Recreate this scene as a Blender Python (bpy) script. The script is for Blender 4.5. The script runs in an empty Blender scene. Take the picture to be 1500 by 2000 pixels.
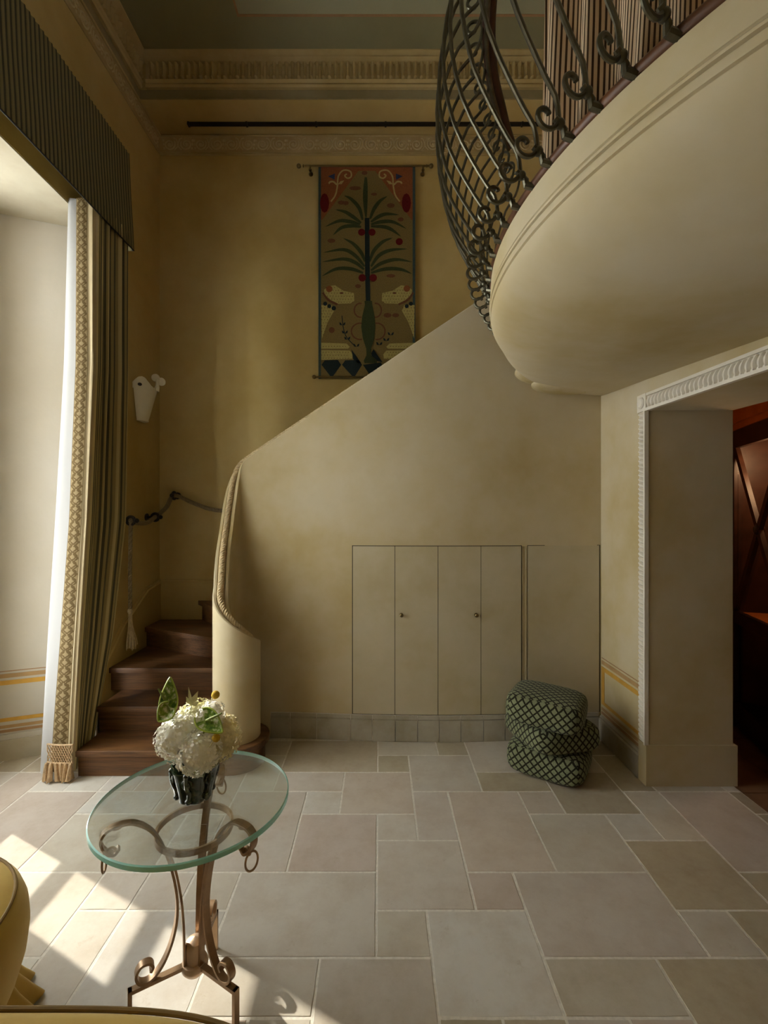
import bpy, bmesh, math, random
from mathutils import Vector, Matrix
R = math.radians; PI = math.pi
SC = bpy.context.scene
COL = SC.collection
rnd = random.Random(7)

# ------------------------------------------------------------ camera, sky, sun, exposure
F = 910.0                                        # focal length in pixels of a 1500x2000 frame
EYE = 1.65
cd = bpy.data.cameras.new('camera'); cam = bpy.data.objects.new('camera', cd); COL.objects.link(cam)
cam.location = (0, 0, EYE); cam.rotation_euler = (PI/2, 0, 0)
cd.sensor_fit = 'VERTICAL'; cd.sensor_height = 36; cd.lens = 36*F/2000; cd.shift_x = 8/2000; cd.clip_start = .05
SC.camera = cam
W = bpy.data.worlds.new('World'); SC.world = W; W.use_nodes = True
W.node_tree.nodes['Background'].inputs[0].default_value = (.91, .94, .98, 1)
W.node_tree.nodes['Background'].inputs[1].default_value = 17
sd = bpy.data.lights.new('sun', 'SUN'); sun = bpy.data.objects.new('sun', sd); COL.objects.link(sun)
sun.rotation_euler = Vector((.891, -.454, -.57)).to_track_quat('-Z', 'Y').to_euler()
sd.energy = 6.4; sd.angle = R(.6); sd.color = (1, .93, .82)
for (y0, y1) in ((.80, 3.0),):       # portals: they only guide the sky's light through the two window openings
    ld = bpy.data.lights.new('window_portal', 'AREA'); lo = bpy.data.objects.new('window_portal', ld); COL.objects.link(lo)
    ld.shape = 'RECTANGLE'; ld.size = 3.5; ld.size_y = y1-y0; ld.cycles.is_portal = True
    lo.location = (-2.66, (y0+y1)/2, 1.85); lo.rotation_euler = (0, -PI/2, 0)
ld = bpy.data.lights.new('cabinet_fill', 'POINT'); lo = bpy.data.objects.new('cabinet_fill', ld); COL.objects.link(lo)  # added warm fill inside the cabinet to brighten its back panel, no real fixture
lo.location = (2.745, 3.11, 2.05); ld.energy = 11; ld.color = (1, .62, .32); ld.shadow_soft_size = .1
SC.view_settings.view_transform = 'Standard'; SC.view_settings.look = 'None'
SC.view_settings.gamma = 1; SC.view_settings.use_curve_mapping = False
SC.view_settings.exposure = 0.42
SC.cycles.max_bounces = 10; SC.cycles.diffuse_bounces = 6; SC.cycles.transparent_max_bounces = 12
SC.cycles.use_denoising = True; SC.cycles.caustics_reflective = False; SC.cycles.caustics_refractive = False
SC.cycles.sample_clamp_indirect = 6

# ------------------------------------------------------------ materials
class NT:
    def __init__(s, name, rough=.7, metal=0, spec=.3):
        s.m = bpy.data.materials.new(name); s.m.use_nodes = True; s.t = s.m.node_tree
        s.b = s.t.nodes['Principled BSDF']; s.b.inputs['Roughness'].default_value = rough
        s.b.inputs['Metallic'].default_value = metal; s.b.inputs['Specular IOR Level'].default_value = spec
    def n(s, kind, **kw):
        x = s.t.nodes.new(kind)
        for k, v in kw.items():
            if k.startswith('i_'): x.inputs[k[2:].replace('_', ' ')].default_value = v
            else: setattr(x, k, v)
        return x
    def l(s, a, b): s.t.links.new(a, b)
    def coord(s, kind='Object', scale=(1, 1, 1), rot=(0, 0, 0)):
        tc = s.n('ShaderNodeTexCoord'); mp = s.n('ShaderNodeMapping'); mp.inputs['Scale'].default_value = scale
        mp.inputs['Rotation'].default_value = rot; s.l(tc.outputs[kind], mp.inputs[0]); return mp.outputs[0]
    def noise(s, vec, scale, detail=4, rough=.55):
        x = s.n('ShaderNodeTexNoise'); x.inputs['Scale'].default_value = scale; x.inputs['Detail'].default_value = detail
        x.inputs['Roughness'].default_value = rough; s.l(vec, x.inputs['Vector']); return x.outputs['Fac']
    def ramp(s, fac, stops):
        x = s.n('ShaderNodeValToRGB'); e = x.color_ramp.elements
        while len(e) < len(stops): e.new(.5)
        for q, (p, c) in zip(e, stops): q.position = p; q.color = (*c, 1) if len(c) == 3 else c
        s.l(fac, x.inputs[0]); return x.outputs[0]
    def mix(s, fac, a, b, blend='MIX'):
        x = s.n('ShaderNodeMix', data_type='RGBA', blend_type=blend)
        for k, v in ((0, fac), (6, a), (7, b)):
            if hasattr(v, 'links') or hasattr(v, 'is_output'): s.l(v, x.inputs[k])
            else: x.inputs[k].default_value = v if k == 0 else (*v, 1)
        return x.outputs[2]
    def math(s, op, a, b=None, c=None):
        x = s.n('ShaderNodeMath', operation=op)
        for k, v in enumerate((a, b, c)):
            if v is None: continue
            if hasattr(v, 'is_output'): s.l(v, x.inputs[k])
            else: x.inputs[k].default_value = v
        return x.outputs[0]
    def col(s, c): s.l(c, s.b.inputs['Base Color'])
    def bump(s, h, strength=.3, dist=.01):
        x = s.n('ShaderNodeBump'); x.inputs['Strength'].default_value = strength; x.inputs['Distance'].default_value = dist
        s.l(h, x.inputs['Height']); s.l(x.outputs[0], s.b.inputs['Normal'])

def limewash(name, c1, c2, c3, scale=1.1, rough=.85, lo=.36, hi=.66):
    t = NT(name, rough, spec=.12); v = t.coord()
    n1 = t.noise(v, scale, 5, .62); n2 = t.noise(v, scale*6, 6, .65); n3 = t.noise(v, 45, 3)
    a = t.ramp(n1, [(lo, c1), (.5, c2), (hi, c3)])
    b = t.mix(t.math('MULTIPLY', n2, .35), a, tuple(x*.72 for x in c2))
    t.col(b); t.bump(t.math('ADD', n2, t.math('MULTIPLY', n3, .4)), .18, .006); return t.m
def plain(name, c, rough=.6, metal=0, spec=.3, var=.12, scale=12, bump=0):
    t = NT(name, rough, metal, spec); n = t.noise(t.coord(), scale, 4)
    t.col(t.ramp(n, [(.3, tuple(x*(1-var) for x in c)), (.7, tuple(min(1, x*(1+var)) for x in c))]))
    if bump: t.bump(n, bump, .004)
    return t.m
M = {}
M['plaster'] = limewash('limewashed_plaster', (.57, .492, .345), (.53, .44, .27), (.465, .362, .168))
M['plaster_up'] = limewash('ochre_limewash', (.52, .395, .17), (.48, .35, .13), (.42, .29, .09))
M['plaster_pale'] = limewash('pale_plaster', (.50, .455, .37), (.48, .43, .34), (.45, .395, .30), .9)
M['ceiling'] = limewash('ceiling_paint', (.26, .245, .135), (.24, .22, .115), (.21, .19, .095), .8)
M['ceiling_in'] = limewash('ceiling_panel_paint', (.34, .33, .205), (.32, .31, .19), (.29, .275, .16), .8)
M['cornice'] = limewash('cornice_stucco', (.45, .35, .17), (.41, .31, .135), (.36, .26, .10), 3)
M['soffit_grey'] = limewash('grey_band_paint', (.28, .235, .125), (.26, .21, .105), (.23, .185, .085), 3)
M['frieze'] = limewash('frieze_stucco', (.43, .33, .16), (.39, .29, .13), (.35, .25, .10), 5)
M['relief'] = plain('relief_stucco', (.45, .355, .18), .8)
M['white_trim'] = plain('white_painted_plaster', (.70, .65, .55), .6, var=.04)
M['cupboard'] = limewash('cupboard_paint', (.54, .475, .345), (.505, .435, .29), (.45, .37, .21), 1.3)
M['gap'] = plain('dark_joint', (.05, .04, .025), .9)
M['stone'] = limewash('skirting_stone', (.42, .38, .30), (.38, .34, .26), (.32, .28, .19), 5)
M['grout'] = plain('pale_grout', (.66, .62, .54), .9, scale=60, bump=.3)
M['stone_pale'] = limewash('pale_skirting', (.46, .41, .30), (.43, .375, .27), (.39, .33, .22), 2)
M['band_gold'] = plain('gold_painted_band', (.50, .27, .04), .6)
M['band_tan'] = plain('tan_painted_band', (.36, .22, .09), .7)
M['band_brown'] = plain('brown_painted_band', (.32, .18, .08), .7)
M['knob'] = plain('aged_brass', (.20, .145, .06), .35, 1)
M['iron'] = plain('green_grey_iron', (.105, .095, .062), .36, .8, .5, .2, 30)
M['black'] = plain('matte_black_metal', (.018, .016, .013), .4, .3)
M['bronze'] = plain('brushed_bronze', (.34, .22, .125), .38, .6, .5, .15, 25)
M['bronze_pale'] = plain('pale_bronze', (.58, .42, .29), .4, .5, .5, .05)
M['rail_wood'] = plain('oiled_rail_wood', (.10, .042, .017), .4, var=.4, scale=9)
M['rope'] = plain('beige_rope', (.50, .385, .215), .85, var=.2, scale=60)
M['rope_grey'] = plain('grey_rope', (.22, .165, .085), .85, var=.2, scale=60)
M['tassel'] = plain('tan_tassel_yarn', (.46, .32, .18), .9, var=.25, scale=90)
M['sconce'] = plain('white_plaster_sconce', (.66, .60, .43), .8, var=.04)
M['velvet_mustard'] = plain('mustard_velvet', (.46, .30, .055), .7, spec=.2, var=.1, scale=4)
t = NT('mustard_velvet_sheen', .75, spec=.2); t.b.inputs['Sheen Weight'].default_value = .5; t.b.inputs['Sheen Tint'].default_value = (1, .85, .5, 1)
n = t.noise(t.coord(), 5, 4); t.col(t.ramp(n, [(.3, (.42, .26, .045)), (.7, (.52, .35, .075))])); t.bump(t.noise(t.coord(), 160, 3), .12, .002)
M['velvet'] = t.m
M['piping'] = plain('dark_mustard_piping', (.20, .12, .03), .7)
M['petal_white'] = plain('white_petal', (.92, .90, .82), .7, var=.06, scale=60)
M['petal_cream'] = plain('cream_petal', (.80, .72, .46), .7, var=.1, scale=60)
M['petal_green'] = plain('greenish_petal', (.74, .72, .48), .7, var=.1, scale=60)
M['stem'] = plain('green_stem', (.20, .26, .06), .6)
M['berry'] = plain('yellow_bloom', (.60, .38, .03), .85, var=.25, scale=400, bump=.6)
M['sprig'] = plain('dried_sprig', (.55, .50, .28), .8, var=.2, scale=60)
M['dark_wood'] = plain('near_black_wood', (.030, .012, .007), .4, var=.4, scale=10)
M['orange_wood'] = limewash('polished_orange_wood', (.46, .14, .03), (.38, .11, .022), (.28, .075, .016), 2.5, .45)

def wood(name, dark, light, along, rough=.45):
    t = NT(name, rough, spec=.4); v = t.coord(scale=(1, 9, 30) if along == 'x' else (9, 1, 30))
    n = t.noise(v, 2.2, 8, .7); n2 = t.noise(v, 9, 4)
    t.col(t.mix(.35, t.ramp(n, [(.36, dark), (.5, tuple((a+b)/2 for a, b in zip(dark, light))), (.66, light)]), t.ramp(n2, [(.35, dark), (.65, light)])))
    t.bump(n, .25, .003); return t.m
M['oak'] = wood('dark_stained_oak', (.042, .018, .006), (.19, .085, .028), 'x')
# floor stone, tinted per slab by the object's own colour
t = NT('limestone_slab', .5, spec=.35); oi = t.n('ShaderNodeObjectInfo'); geo = t.n('ShaderNodeNewGeometry')
n1 = t.noise(geo.outputs['Position'], 4.5, 6, .68); n2 = t.noise(geo.outputs['Position'], 30, 6, .7); n3 = t.noise(geo.outputs['Position'], 11, 8, .75)
c = t.mix(t.ramp(n1, [(.42, (0, 0, 0)), (.68, (1, 1, 1))]), oi.outputs['Color'], (.62, .50, .36), 'MULTIPLY')
x = t.mix(.45, oi.outputs['Color'], c)
c = t.mix(t.ramp(n3, [(.60, (0, 0, 0)), (.72, (.5, .5, .5))]), x, (.30, .22, .13))
t.col(t.mix(t.math('MULTIPLY', n2, .16), c, (.9, .88, .82)))
t.bump(t.math('ADD', n2, n3), .12, .004); M['slab'] = t.m
t = NT('brown_slab', .45, spec=.35); n = t.noise(t.coord(), 5, 5)
t.col(t.ramp(n, [(.3, (.14, .065, .03)), (.7, (.22, .11, .055))])); M['brown_slab'] = t.m

def stripes(name, uvaxis, freq, base, line, duty=.4, rough=.85, transl=None, third=None):
    t = NT(name, rough, spec=.1); tc = t.n('ShaderNodeTexCoord'); sp = t.n('ShaderNodeSeparateXYZ'); t.l(tc.outputs['UV'], sp.inputs[0])
    f = t.math('FRACT', t.math('MULTIPLY', sp.outputs[uvaxis], freq)); k = t.math('LESS_THAN', f, duty)
    c = t.mix(k, base, line)
    if third:
        f2 = t.math('FRACT', t.math('MULTIPLY', sp.outputs[uvaxis], freq/4.0)); c = t.mix(t.math('LESS_THAN', f2, .22), c, third)
    t.col(c); t.bump(t.noise(t.coord(), 250, 2), .15, .002); return t.m
M['drape'] = stripes('olive_striped_drape', 0, 34, (.30, .235, .10), (.085, .075, .045), .45, third=(.46, .37, .18))
M['valance'] = stripes('olive_striped_valance', 0, 30, (.17, .14, .065), (.055, .05, .032), .42)
M['ticking'] = stripes('ticking_stripe_drape', 0, 105, (.60, .45, .29), (.06, .035, .02), .40)
M['tan_cloth'] = plain('tan_satin_band', (.38, .30, .17), .75, var=.08, scale=5)
t = NT('embroidered_trim', .9, spec=.1); tc = t.n('ShaderNodeTexCoord'); sp = t.n('ShaderNodeSeparateXYZ'); t.l(tc.outputs['UV'], sp.inputs[0])
u, v = sp.outputs[0], sp.outputs[1]                                         # u 0..1 across, v in metres
vv = t.math('MULTIPLY', v, 2*PI/.10)
s1 = t.math('ABSOLUTE', t.math('SUBTRACT', t.math('SUBTRACT', u, .5), t.math('MULTIPLY', t.math('SINE', vv), .30)))
s2 = t.math('ABSOLUTE', t.math('ADD', t.math('SUBTRACT', u, .5), t.math('MULTIPLY', t.math('SINE', vv), .30)))
s3 = t.math('ABSOLUTE', t.math('SUBTRACT', t.math('ABSOLUTE', t.math('SUBTRACT', u, .5)), t.math('ADD', .25, t.math('MULTIPLY', t.math('SINE', t.math('MULTIPLY', vv, 2)), .12))))
mn = t.math('MINIMUM', t.math('MINIMUM', s1, s2), s3)
nz = t.noise(t.coord(), 120, 3)
k = t.math('LESS_THAN', t.math('ADD', mn, t.math('MULTIPLY', t.math('SUBTRACT', nz, .5), .22)), .085)
e = t.math('GREATER_THAN', t.math('ABSOLUTE', t.math('SUBTRACT', u, .5)), .46); k = t.math('MAXIMUM', k, e)
t.col(t.mix(k, (.235, .175, .09), (.105, .07, .027))); M['trim'] = t.m
t = NT('white_lining', .8, spec=.1); t.b.inputs['Base Color'].default_value = (.56, .55, .53, 1)
tr = t.n('ShaderNodeBsdfTranslucent'); tr.inputs[0].default_value = (.60, .60, .585, 1); mx = t.n('ShaderNodeMixShader'); mx.inputs[0].default_value = .45
t.l(t.b.outputs[0], mx.inputs[1]); t.l(tr.outputs[0], mx.inputs[2]); t.l(mx.outputs[0], t.t.nodes['Material Output'].inputs[0]); M['lining'] = t.m
# diamond lattice velvet
t = NT('diamond_lattice_velvet', .9, spec=.08); t.b.inputs['Sheen Weight'].default_value = .08
tc = t.n('ShaderNodeTexCoord'); sp = t.n('ShaderNodeSeparateXYZ'); t.l(tc.outputs['UV'], sp.inputs[0])
nz = t.noise(t.coord(), 160, 3); ds = t.math('MULTIPLY', t.math('SUBTRACT', nz, .5), .12)
a = t.math('ADD', t.math('MULTIPLY', sp.outputs[0], 21), t.math('MULTIPLY', sp.outputs[1], 16)); b = t.math('SUBTRACT', t.math('MULTIPLY', sp.outputs[0], 21), t.math('MULTIPLY', sp.outputs[1], 16))
fa = t.math('LESS_THAN', t.math('FRACT', t.math('ADD', a, ds)), .27); fb = t.math('LESS_THAN', t.math('FRACT', t.math('ADD', b, ds)), .27)
k = t.math('MAXIMUM', fa, fb)
t.col(t.mix(k, t.ramp(nz, [(.3, (.15, .165, .085)), (.7, (.25, .26, .145))]), (.022, .020, .010))); t.bump(t.math('ADD', t.math('MULTIPLY', k, -1), nz), .5, .004); M['lattice'] = t.m
# glass
def glass(name, col, rough=0, ior=1.5, bump=0):
    t = NT(name, rough, spec=.5); t.b.inputs['Base Color'].default_value = (*col, 1); t.b.inputs['Transmission Weight'].default_value = 1
    t.b.inputs['IOR'].default_value = ior
    if bump: t.bump(t.noise(t.coord(scale=(1, 1, .2)), 26, 4), bump, .01)
    gl = t.b; tp = t.n('ShaderNodeBsdfTransparent'); tp.inputs[0].default_value = (*[min(1, c*1.0) for c in col], 1)
    return t
def clear(name, tint, gloss=.08, bump=0, tscale=20):
    t = NT(name); t.t.nodes.remove(t.b)
    tp = t.n('ShaderNodeBsdfTransparent'); tp.inputs[0].default_value = (*tint, 1); g = t.n('ShaderNodeBsdfGlossy'); g.inputs['Roughness'].default_value = .08
    fr = t.n('ShaderNodeLayerWeight'); mx = t.n('ShaderNodeMixShader'); fac = t.math('MULTIPLY_ADD', t.math('POWER', fr.outputs['Facing'], 5), .75, .035)
    if bump:
        bp = t.n('ShaderNodeBump'); bp.inputs['Strength'].default_value = bump; bp.inputs['Distance'].default_value = .01; t.l(t.noise(t.coord(), tscale, 4), bp.inputs['Height']); t.l(bp.outputs[0], g.inputs['Normal'])
        t.l(bp.outputs[0], fr.inputs['Normal'])
    t.l(fac, mx.inputs[0]); t.l(tp.outputs[0], mx.inputs[1]); t.l(g.outputs[0], mx.inputs[2]); t.l(mx.outputs[0], t.t.nodes['Material Output'].inputs[0]); return t.m
M['pane'] = clear('window_glass', (.97, .98, .97))
t = glass('rippled_table_glass', (.92, .97, .95), .03, 1.3, .22)
tp_ = t.n('ShaderNodeBsdfTransparent'); tp_.inputs[0].default_value = (.93, .96, .95, 1); mx = t.n('ShaderNodeMixShader'); mx.inputs[0].default_value = .82
g_ = t.n('ShaderNodeBsdfGlossy'); g_.inputs['Roughness'].default_value = .12; bp = t.n('ShaderNodeBump'); bp.inputs['Strength'].default_value = .35; bp.inputs['Distance'].default_value = .01
t.l(t.noise(t.coord(scale=(1, 1, .2)), 22, 4), bp.inputs['Height']); t.l(bp.outputs[0], g_.inputs['Normal']); fr = t.n('ShaderNodeLayerWeight'); t.l(bp.outputs[0], fr.inputs['Normal']); fac = t.math('MULTIPLY_ADD', t.math('POWER', fr.outputs['Facing'], 4), .9, .05)
m2 = t.n('ShaderNodeMixShader'); t.l(t.b.outputs[0], mx.inputs[1]); t.l(tp_.outputs[0], mx.inputs[2]); t.l(fac, m2.inputs[0]); t.l(mx.outputs[0], m2.inputs[1]); t.l(g_.outputs[0], m2.inputs[2])
t.l(m2.outputs[0], t.t.nodes['Material Output'].inputs[0]); M['top_glass'] = t.m
t = NT('aqua_glass_edge', .25, spec=.5); t.b.inputs['Base Color'].default_value = (.30, .68, .62, 1); t.b.inputs['Transmission Weight'].default_value = .25; M['glass_edge'] = t.m
t = NT('dark_green_glazed_glass', .12, spec=.7); n = t.noise(t.coord(), 22, 4)
t.col(t.ramp(n, [(.38, (.008, .012, .008)), (.55, (.02, .045, .03)), (.72, (.10, .10, .05))])); t.b.inputs['Coat Weight'].default_value = .6; t.bump(n, .4, .01); M['vase'] = t.m
t = NT('anthurium_spathe', .35, spec=.5); v = t.coord(); n = t.noise(v, 55, 5, .6)
t.col(t.ramp(n, [(.38, (.06, .15, .015)), (.50, (.24, .38, .04)), (.60, (.78, .80, .62))])); M['anthurium'] = t.m
M['anth_edge'] = plain('lime_spathe_edge', (.36, .46, .07), .4)
def cc(name, c): M[name] = plain('woven_'+name, c, .95, spec=.05, var=.18, scale=140, bump=.2)
cc('tap_ground', (.165, .115, .038)); cc('tap_red', (.20, .065, .025)); cc('tap_green', (.040, .048, .020)); cc('tap_navy', (.016, .022, .022))
cc('tap_cream', (.34, .25, .09)); cc('tap_crimson', (.10, .010, .010)); cc('tap_brown', (.12, .05, .025)); cc('tap_border', (.04, .06, .055)); cc('tap_yellow', (.33, .27, .09)); cc('tap_blue', (.03, .04, .08))

# ------------------------------------------------------------ mesh helpers
class MB:
    def __init__(s): s.v = []; s.f = []; s.uv = {}; s.mi = {}; s.sm = True
    def add(s, vs, fs, uvs=None, mi=0):
        o = len(s.v); s.v += [tuple(p) for p in vs]
        for k, f in enumerate(fs):
            if uvs: s.uv[len(s.f)] = uvs[k] if isinstance(uvs, list) and isinstance(uvs[0], (list, tuple)) and isinstance(uvs[0][0], (list, tuple)) else [uvs[i] for i in f]
            if mi: s.mi[len(s.f)] = mi
            s.f.append([i+o for i in f])
        return s
    def box(s, x0, x1, y0, y1, z0, z1, mi=0):
        v = [(x, y, z) for z in (z0, z1) for y in (y0, y1) for x in (x0, x1)]
        return s.add(v, [(0, 2, 3, 1), (4, 5, 7, 6), (0, 1, 5, 4), (2, 6, 7, 3), (0, 4, 6, 2), (1, 3, 7, 5)], mi=mi)
    def grid(s, rows, closed_u=False, closed_v=False, flip=False, uvs=None, mi=0):
        nr, nc = len(rows), len(rows[0]); v = [p for r in rows for p in r]; f = []
        for i in range(nr - (0 if closed_v else 1)):
            for j in range(nc - (0 if closed_u else 1)):
                a, b, c, d = i*nc+j, i*nc+(j+1) % nc, ((i+1) % nr)*nc+(j+1) % nc, ((i+1) % nr)*nc+j
                f.append((a, d, c, b) if flip else (a, b, c, d))
        return s.add(v, f, uvs=[u for r in uvs for u in r] if uvs else None, mi=mi)
    def tube(s, path, r, seg=8, caps=True, closed=False, flat=None, up=None, mi=0):
        P = [Vector(p) for p in path]; n = len(P); rows = []; prev = None
        for i, p in enumerate(P):
            a = P[(i-1) % n] if (closed or i > 0) else p; b = P[(i+1) % n] if (closed or i < n-1) else p
            t = (b-a); t = t.normalized() if t.length > 1e-9 else Vector((0, 0, 1))
            if prev is None:
                u = Vector(up) if up else (Vector((0, 0, 1)) if abs(t.z) < .9 else Vector((1, 0, 0)))
            else: u = prev
            if up: u = Vector(up)
            u = (u - t*u.dot(t)); u = u.normalized() if u.length > 1e-6 else Vector((1, 0, 0)); prev = u
            w = t.cross(u); rr = r[i] if isinstance(r, (list, tuple)) else r
            if flat: rows.append([p + u*flat[0]*a_ + w*flat[1]*b_ for a_, b_ in ((-1, -1), (1, -1), (1, 1), (-1, 1))])
            else: rows.append([p + (u*math.cos(q) + w*math.sin(q))*rr for q in [2*PI*k/seg for k in range(seg)]])
        s.grid(rows, closed_u=True, closed_v=closed, mi=mi)
        if caps and not closed:
            k = len(rows[0]); o = len(s.v) - n*k
            s.f.append([o+i for i in range(k)][::-1]); s.f.append([o+(n-1)*k+i for i in range(k)])
            if mi: s.mi[len(s.f)-1] = mi; s.mi[len(s.f)-2] = mi
        return s
    def lathe(s, prof, c=(0, 0, 0), seg=24, axis='z', mi=0):
        rows = []
        for (r, z) in prof:
            row = []
            for k in range(seg):
                a = 2*PI*k/seg; x, y = r*math.cos(a), r*math.sin(a)
                p = (x, y, z) if axis == 'z' else ((z, x, y) if axis == 'x' else (x, z, y))
                row.append((p[0]+c[0], p[1]+c[1], p[2]+c[2]))
            rows.append(row)
        s.grid(rows, closed_u=True, mi=mi); return s
    def prism(s, poly, z0, z1, mi=0, conv=None):
        n = len(poly); g = conv or (lambda x, y, z: (x, y, z))
        v = [g(x, y, z0) for x, y in poly] + [g(x, y, z1) for x, y in poly]
        f = [list(range(n))[::-1], list(range(n, 2*n))] + [(i, (i+1) % n, n+(i+1) % n, n+i) for i in range(n)]
        return s.add(v, f, mi=mi)
    def sphere(s, c, r, sx=1, sy=1, sz=1, seg=12, rings=8, mi=0):
        prof = [(math.sin(PI*k/rings), -math.cos(PI*k/rings)) for k in range(rings+1)]
        rows = [[(c[0]+a*r*sx*math.cos(2*PI*k/seg), c[1]+a*r*sy*math.sin(2*PI*k/seg), c[2]+b*r*sz) for k in range(seg)] for a, b in prof]
        return s.grid(rows, closed_u=True, mi=mi)
    def mesh(s, name, mats, smooth=None):
        me = bpy.data.meshes.new(name); me.from_pydata(s.v, [], s.f); me.validate(clean_customdata=False)
        bm = bmesh.new(); bm.from_mesh(me); bmesh.ops.recalc_face_normals(bm, faces=bm.faces); bm.to_mesh(me); bm.free()
        for m in (mats if isinstance(mats, (list, tuple)) else [mats]): me.materials.append(M[m] if isinstance(m, str) else m)
        if s.uv and len(me.polygons) == len(s.f):
            ul = me.uv_layers.new(name='UVMap')
            for i, p in enumerate(me.polygons):
                if i in s.uv:
                    um = dict(zip(s.f[i], s.uv[i]))
                    for li in p.loop_indices: ul.data[li].uv = um[me.loops[li].vertex_index]
        if s.mi and len(me.polygons) == len(s.f):
            for i, k in s.mi.items(): me.polygons[i].material_index = k
        sm = s.sm if smooth is None else smooth
        if sm:
            me.polygons.foreach_set('use_smooth', [True]*len(me.polygons))
            me.set_sharp_from_angle(angle=R(38))
        me.update(); return me
    def build(s, name, mats, parent=None, label=None, cat=None, group=None, kind=None, smooth=None, loc=None):
        o = bpy.data.objects.new(name, s.mesh(name, mats, smooth)); COL.objects.link(o)
        if parent is not None: o.parent = parent
        if loc: o.location = loc
        return tag(o, label, cat, group, kind)
def tag(o, label=None, cat=None, group=None, kind=None):
    for k, v in (('label', label), ('category', cat), ('group', group), ('kind', kind)):
        if v: o[k] = v
    return o
def empty(name, label, cat, loc=(0, 0, 0), group=None):
    o = bpy.data.objects.new(name, None); COL.objects.link(o); o.location = loc; o.empty_display_size = .05
    return tag(o, label, cat, group)
def inst(src, parent, loc=None, rot=None, scale=None, name=None):
    o = src.copy(); COL.objects.link(o); o.parent = parent
    if loc is not None: o.location = loc
    if rot is not None: o.rotation_euler = rot
    if scale is not None: o.scale = scale
    return o
def spline(pts, n=8, closed=False):
    P = [Vector(p) for p in pts]; N = len(P); out = []
    for i in range(N if closed else N-1):
        p0 = P[(i-1) % N] if (closed or i > 0) else P[0]*2-P[1]; p1 = P[i]; p2 = P[(i+1) % N]; p3 = P[(i+2) % N] if (closed or i < N-2) else P[-1]*2-P[-2]
        for k in range(n):
            t = k/n; out.append(.5*((2*p1) + (p2-p0)*t + (2*p0-5*p1+4*p2-p3)*t*t + (3*p1-p0-3*p2+p3)*t*t*t))
    if not closed: out.append(P[-1])
    return out
def resample(path, step):
    P = [Vector(p) for p in path]; d = [0]
    for a, b in zip(P, P[1:]): d.append(d[-1]+(b-a).length)
    n = max(2, int(d[-1]/step)); out = []; j = 0
    for k in range(n+1):
        t = d[-1]*k/n
        while j < len(P)-2 and d[j+1] < t: j += 1
        seg = d[j+1]-d[j]; out.append(P[j].lerp(P[j+1], 0 if seg < 1e-9 else (t-d[j])/seg))
    return out
def rope_mb(path, r, pitch=.045, step=.006, seg=6):
    P = resample(path, step); mb = MB(); prev = Vector((.3, .2, 1)).normalized(); fr = []
    for i, p in enumerate(P):
        t = (P[min(i+1, len(P)-1)]-P[max(i-1, 0)]).normalized(); u = (prev-t*prev.dot(t)).normalized(); prev = u; fr.append((p, u, t.cross(u)))
    for s in range(3):
        pts = []
        for i, (p, u, w) in enumerate(fr):
            a = 2*PI*(i*step/pitch + s/3); pts.append(p+(u*math.cos(a)+w*math.sin(a))*r*.5)
        mb.tube(pts, r*.56, seg)
    return mb

# ------------------------------------------------------------ floor
GX0, MX, GY0, MY = -.015, .2066, 1.52, .205
def gx(i): return GX0+MX*i
def gy(j): return GY0+MY*j
floor = MB().box(-2.7, 2.13, -3.2, 4.4, -.12, -.0014).build('floor', 'grout', kind='structure')
BG, PK, OL, LT, DK = (.50, .445, .365, 1), (.49, .41, .335, 1), (.385, .325, .215, 1), (.56, .525, .46, 1), (.30, .25, .165, 1)
tiles = [(-3, 0, 7, 9, OL), (0, 2, 8, 9, BG), (2, 3, 8, 9, OL), (0, 1, 7, 8, OL), (1, 3, 6, 8, BG), (3, 5, 6, 7, OL), (3, 5, 7, 9, BG), (5, 7, 5, 7, OL),
 (-1, 1, 5, 7, PK), (-3, -1, 6, 7, BG), (-2, -1, 5, 6, LT), (1, 2, 4, 6, BG), (2, 4, 3, 6, PK), (4, 5, 5, 6, PK), (0, 1, 4, 5, BG), (-2, 0, 3, 5, PK),
 (-4, -2, 3, 6, BG), (0, 2, 2, 4, BG), (2, 3, 2, 3, PK), (4, 6, 3, 5, BG), (-3, 0, 1, 3, BG), (0, 1, 1, 2, BG), (1, 3, 0, 2, LT), (3, 6, 1, 3, BG), (3, 5, 0, 1, BG),
 (5, 7, -1, 1, OL), (6, 7, 4, 5, LT), (7, 8, 4, 6, BG), (8, 10, 3, 6, PK), (10, 11, 5, 6, DK), (6, 8, 2, 4, OL), (6, 7, 1, 2, BG), (7, 9, 1, 2, OL), (8, 9, 2, 3, OL), (-1, 1, -1, 1, BG), (-3, -1, 0, 1, BG),
 (-4, -3, 2, 3, BG), (-5, -4, 2, 3, BG), (-5, -3, 0, 2, LT), (-6, -5, 0, 2, BG), (-8, -6, 1, 3, BG), (-8, -5, 3, 5, BG), (-10, -8, 3, 6, PK), (-5, -4, 3, 5, BG), (-6, -4, 5, 7, BG), (-8, -6, 5, 6, LT),
 (-8, -7, 6, 8, LT), (5, 7, 7, 8, BG), (7, 8, 6, 8, OL), (7, 8, 8, 9, DK), (5, 7, 8, 9, OL)]
occ = {}
for t_ in tiles:
    for i in range(t_[0], t_[1]):
        for j in range(t_[2], t_[3]): occ[i, j] = 1
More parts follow.
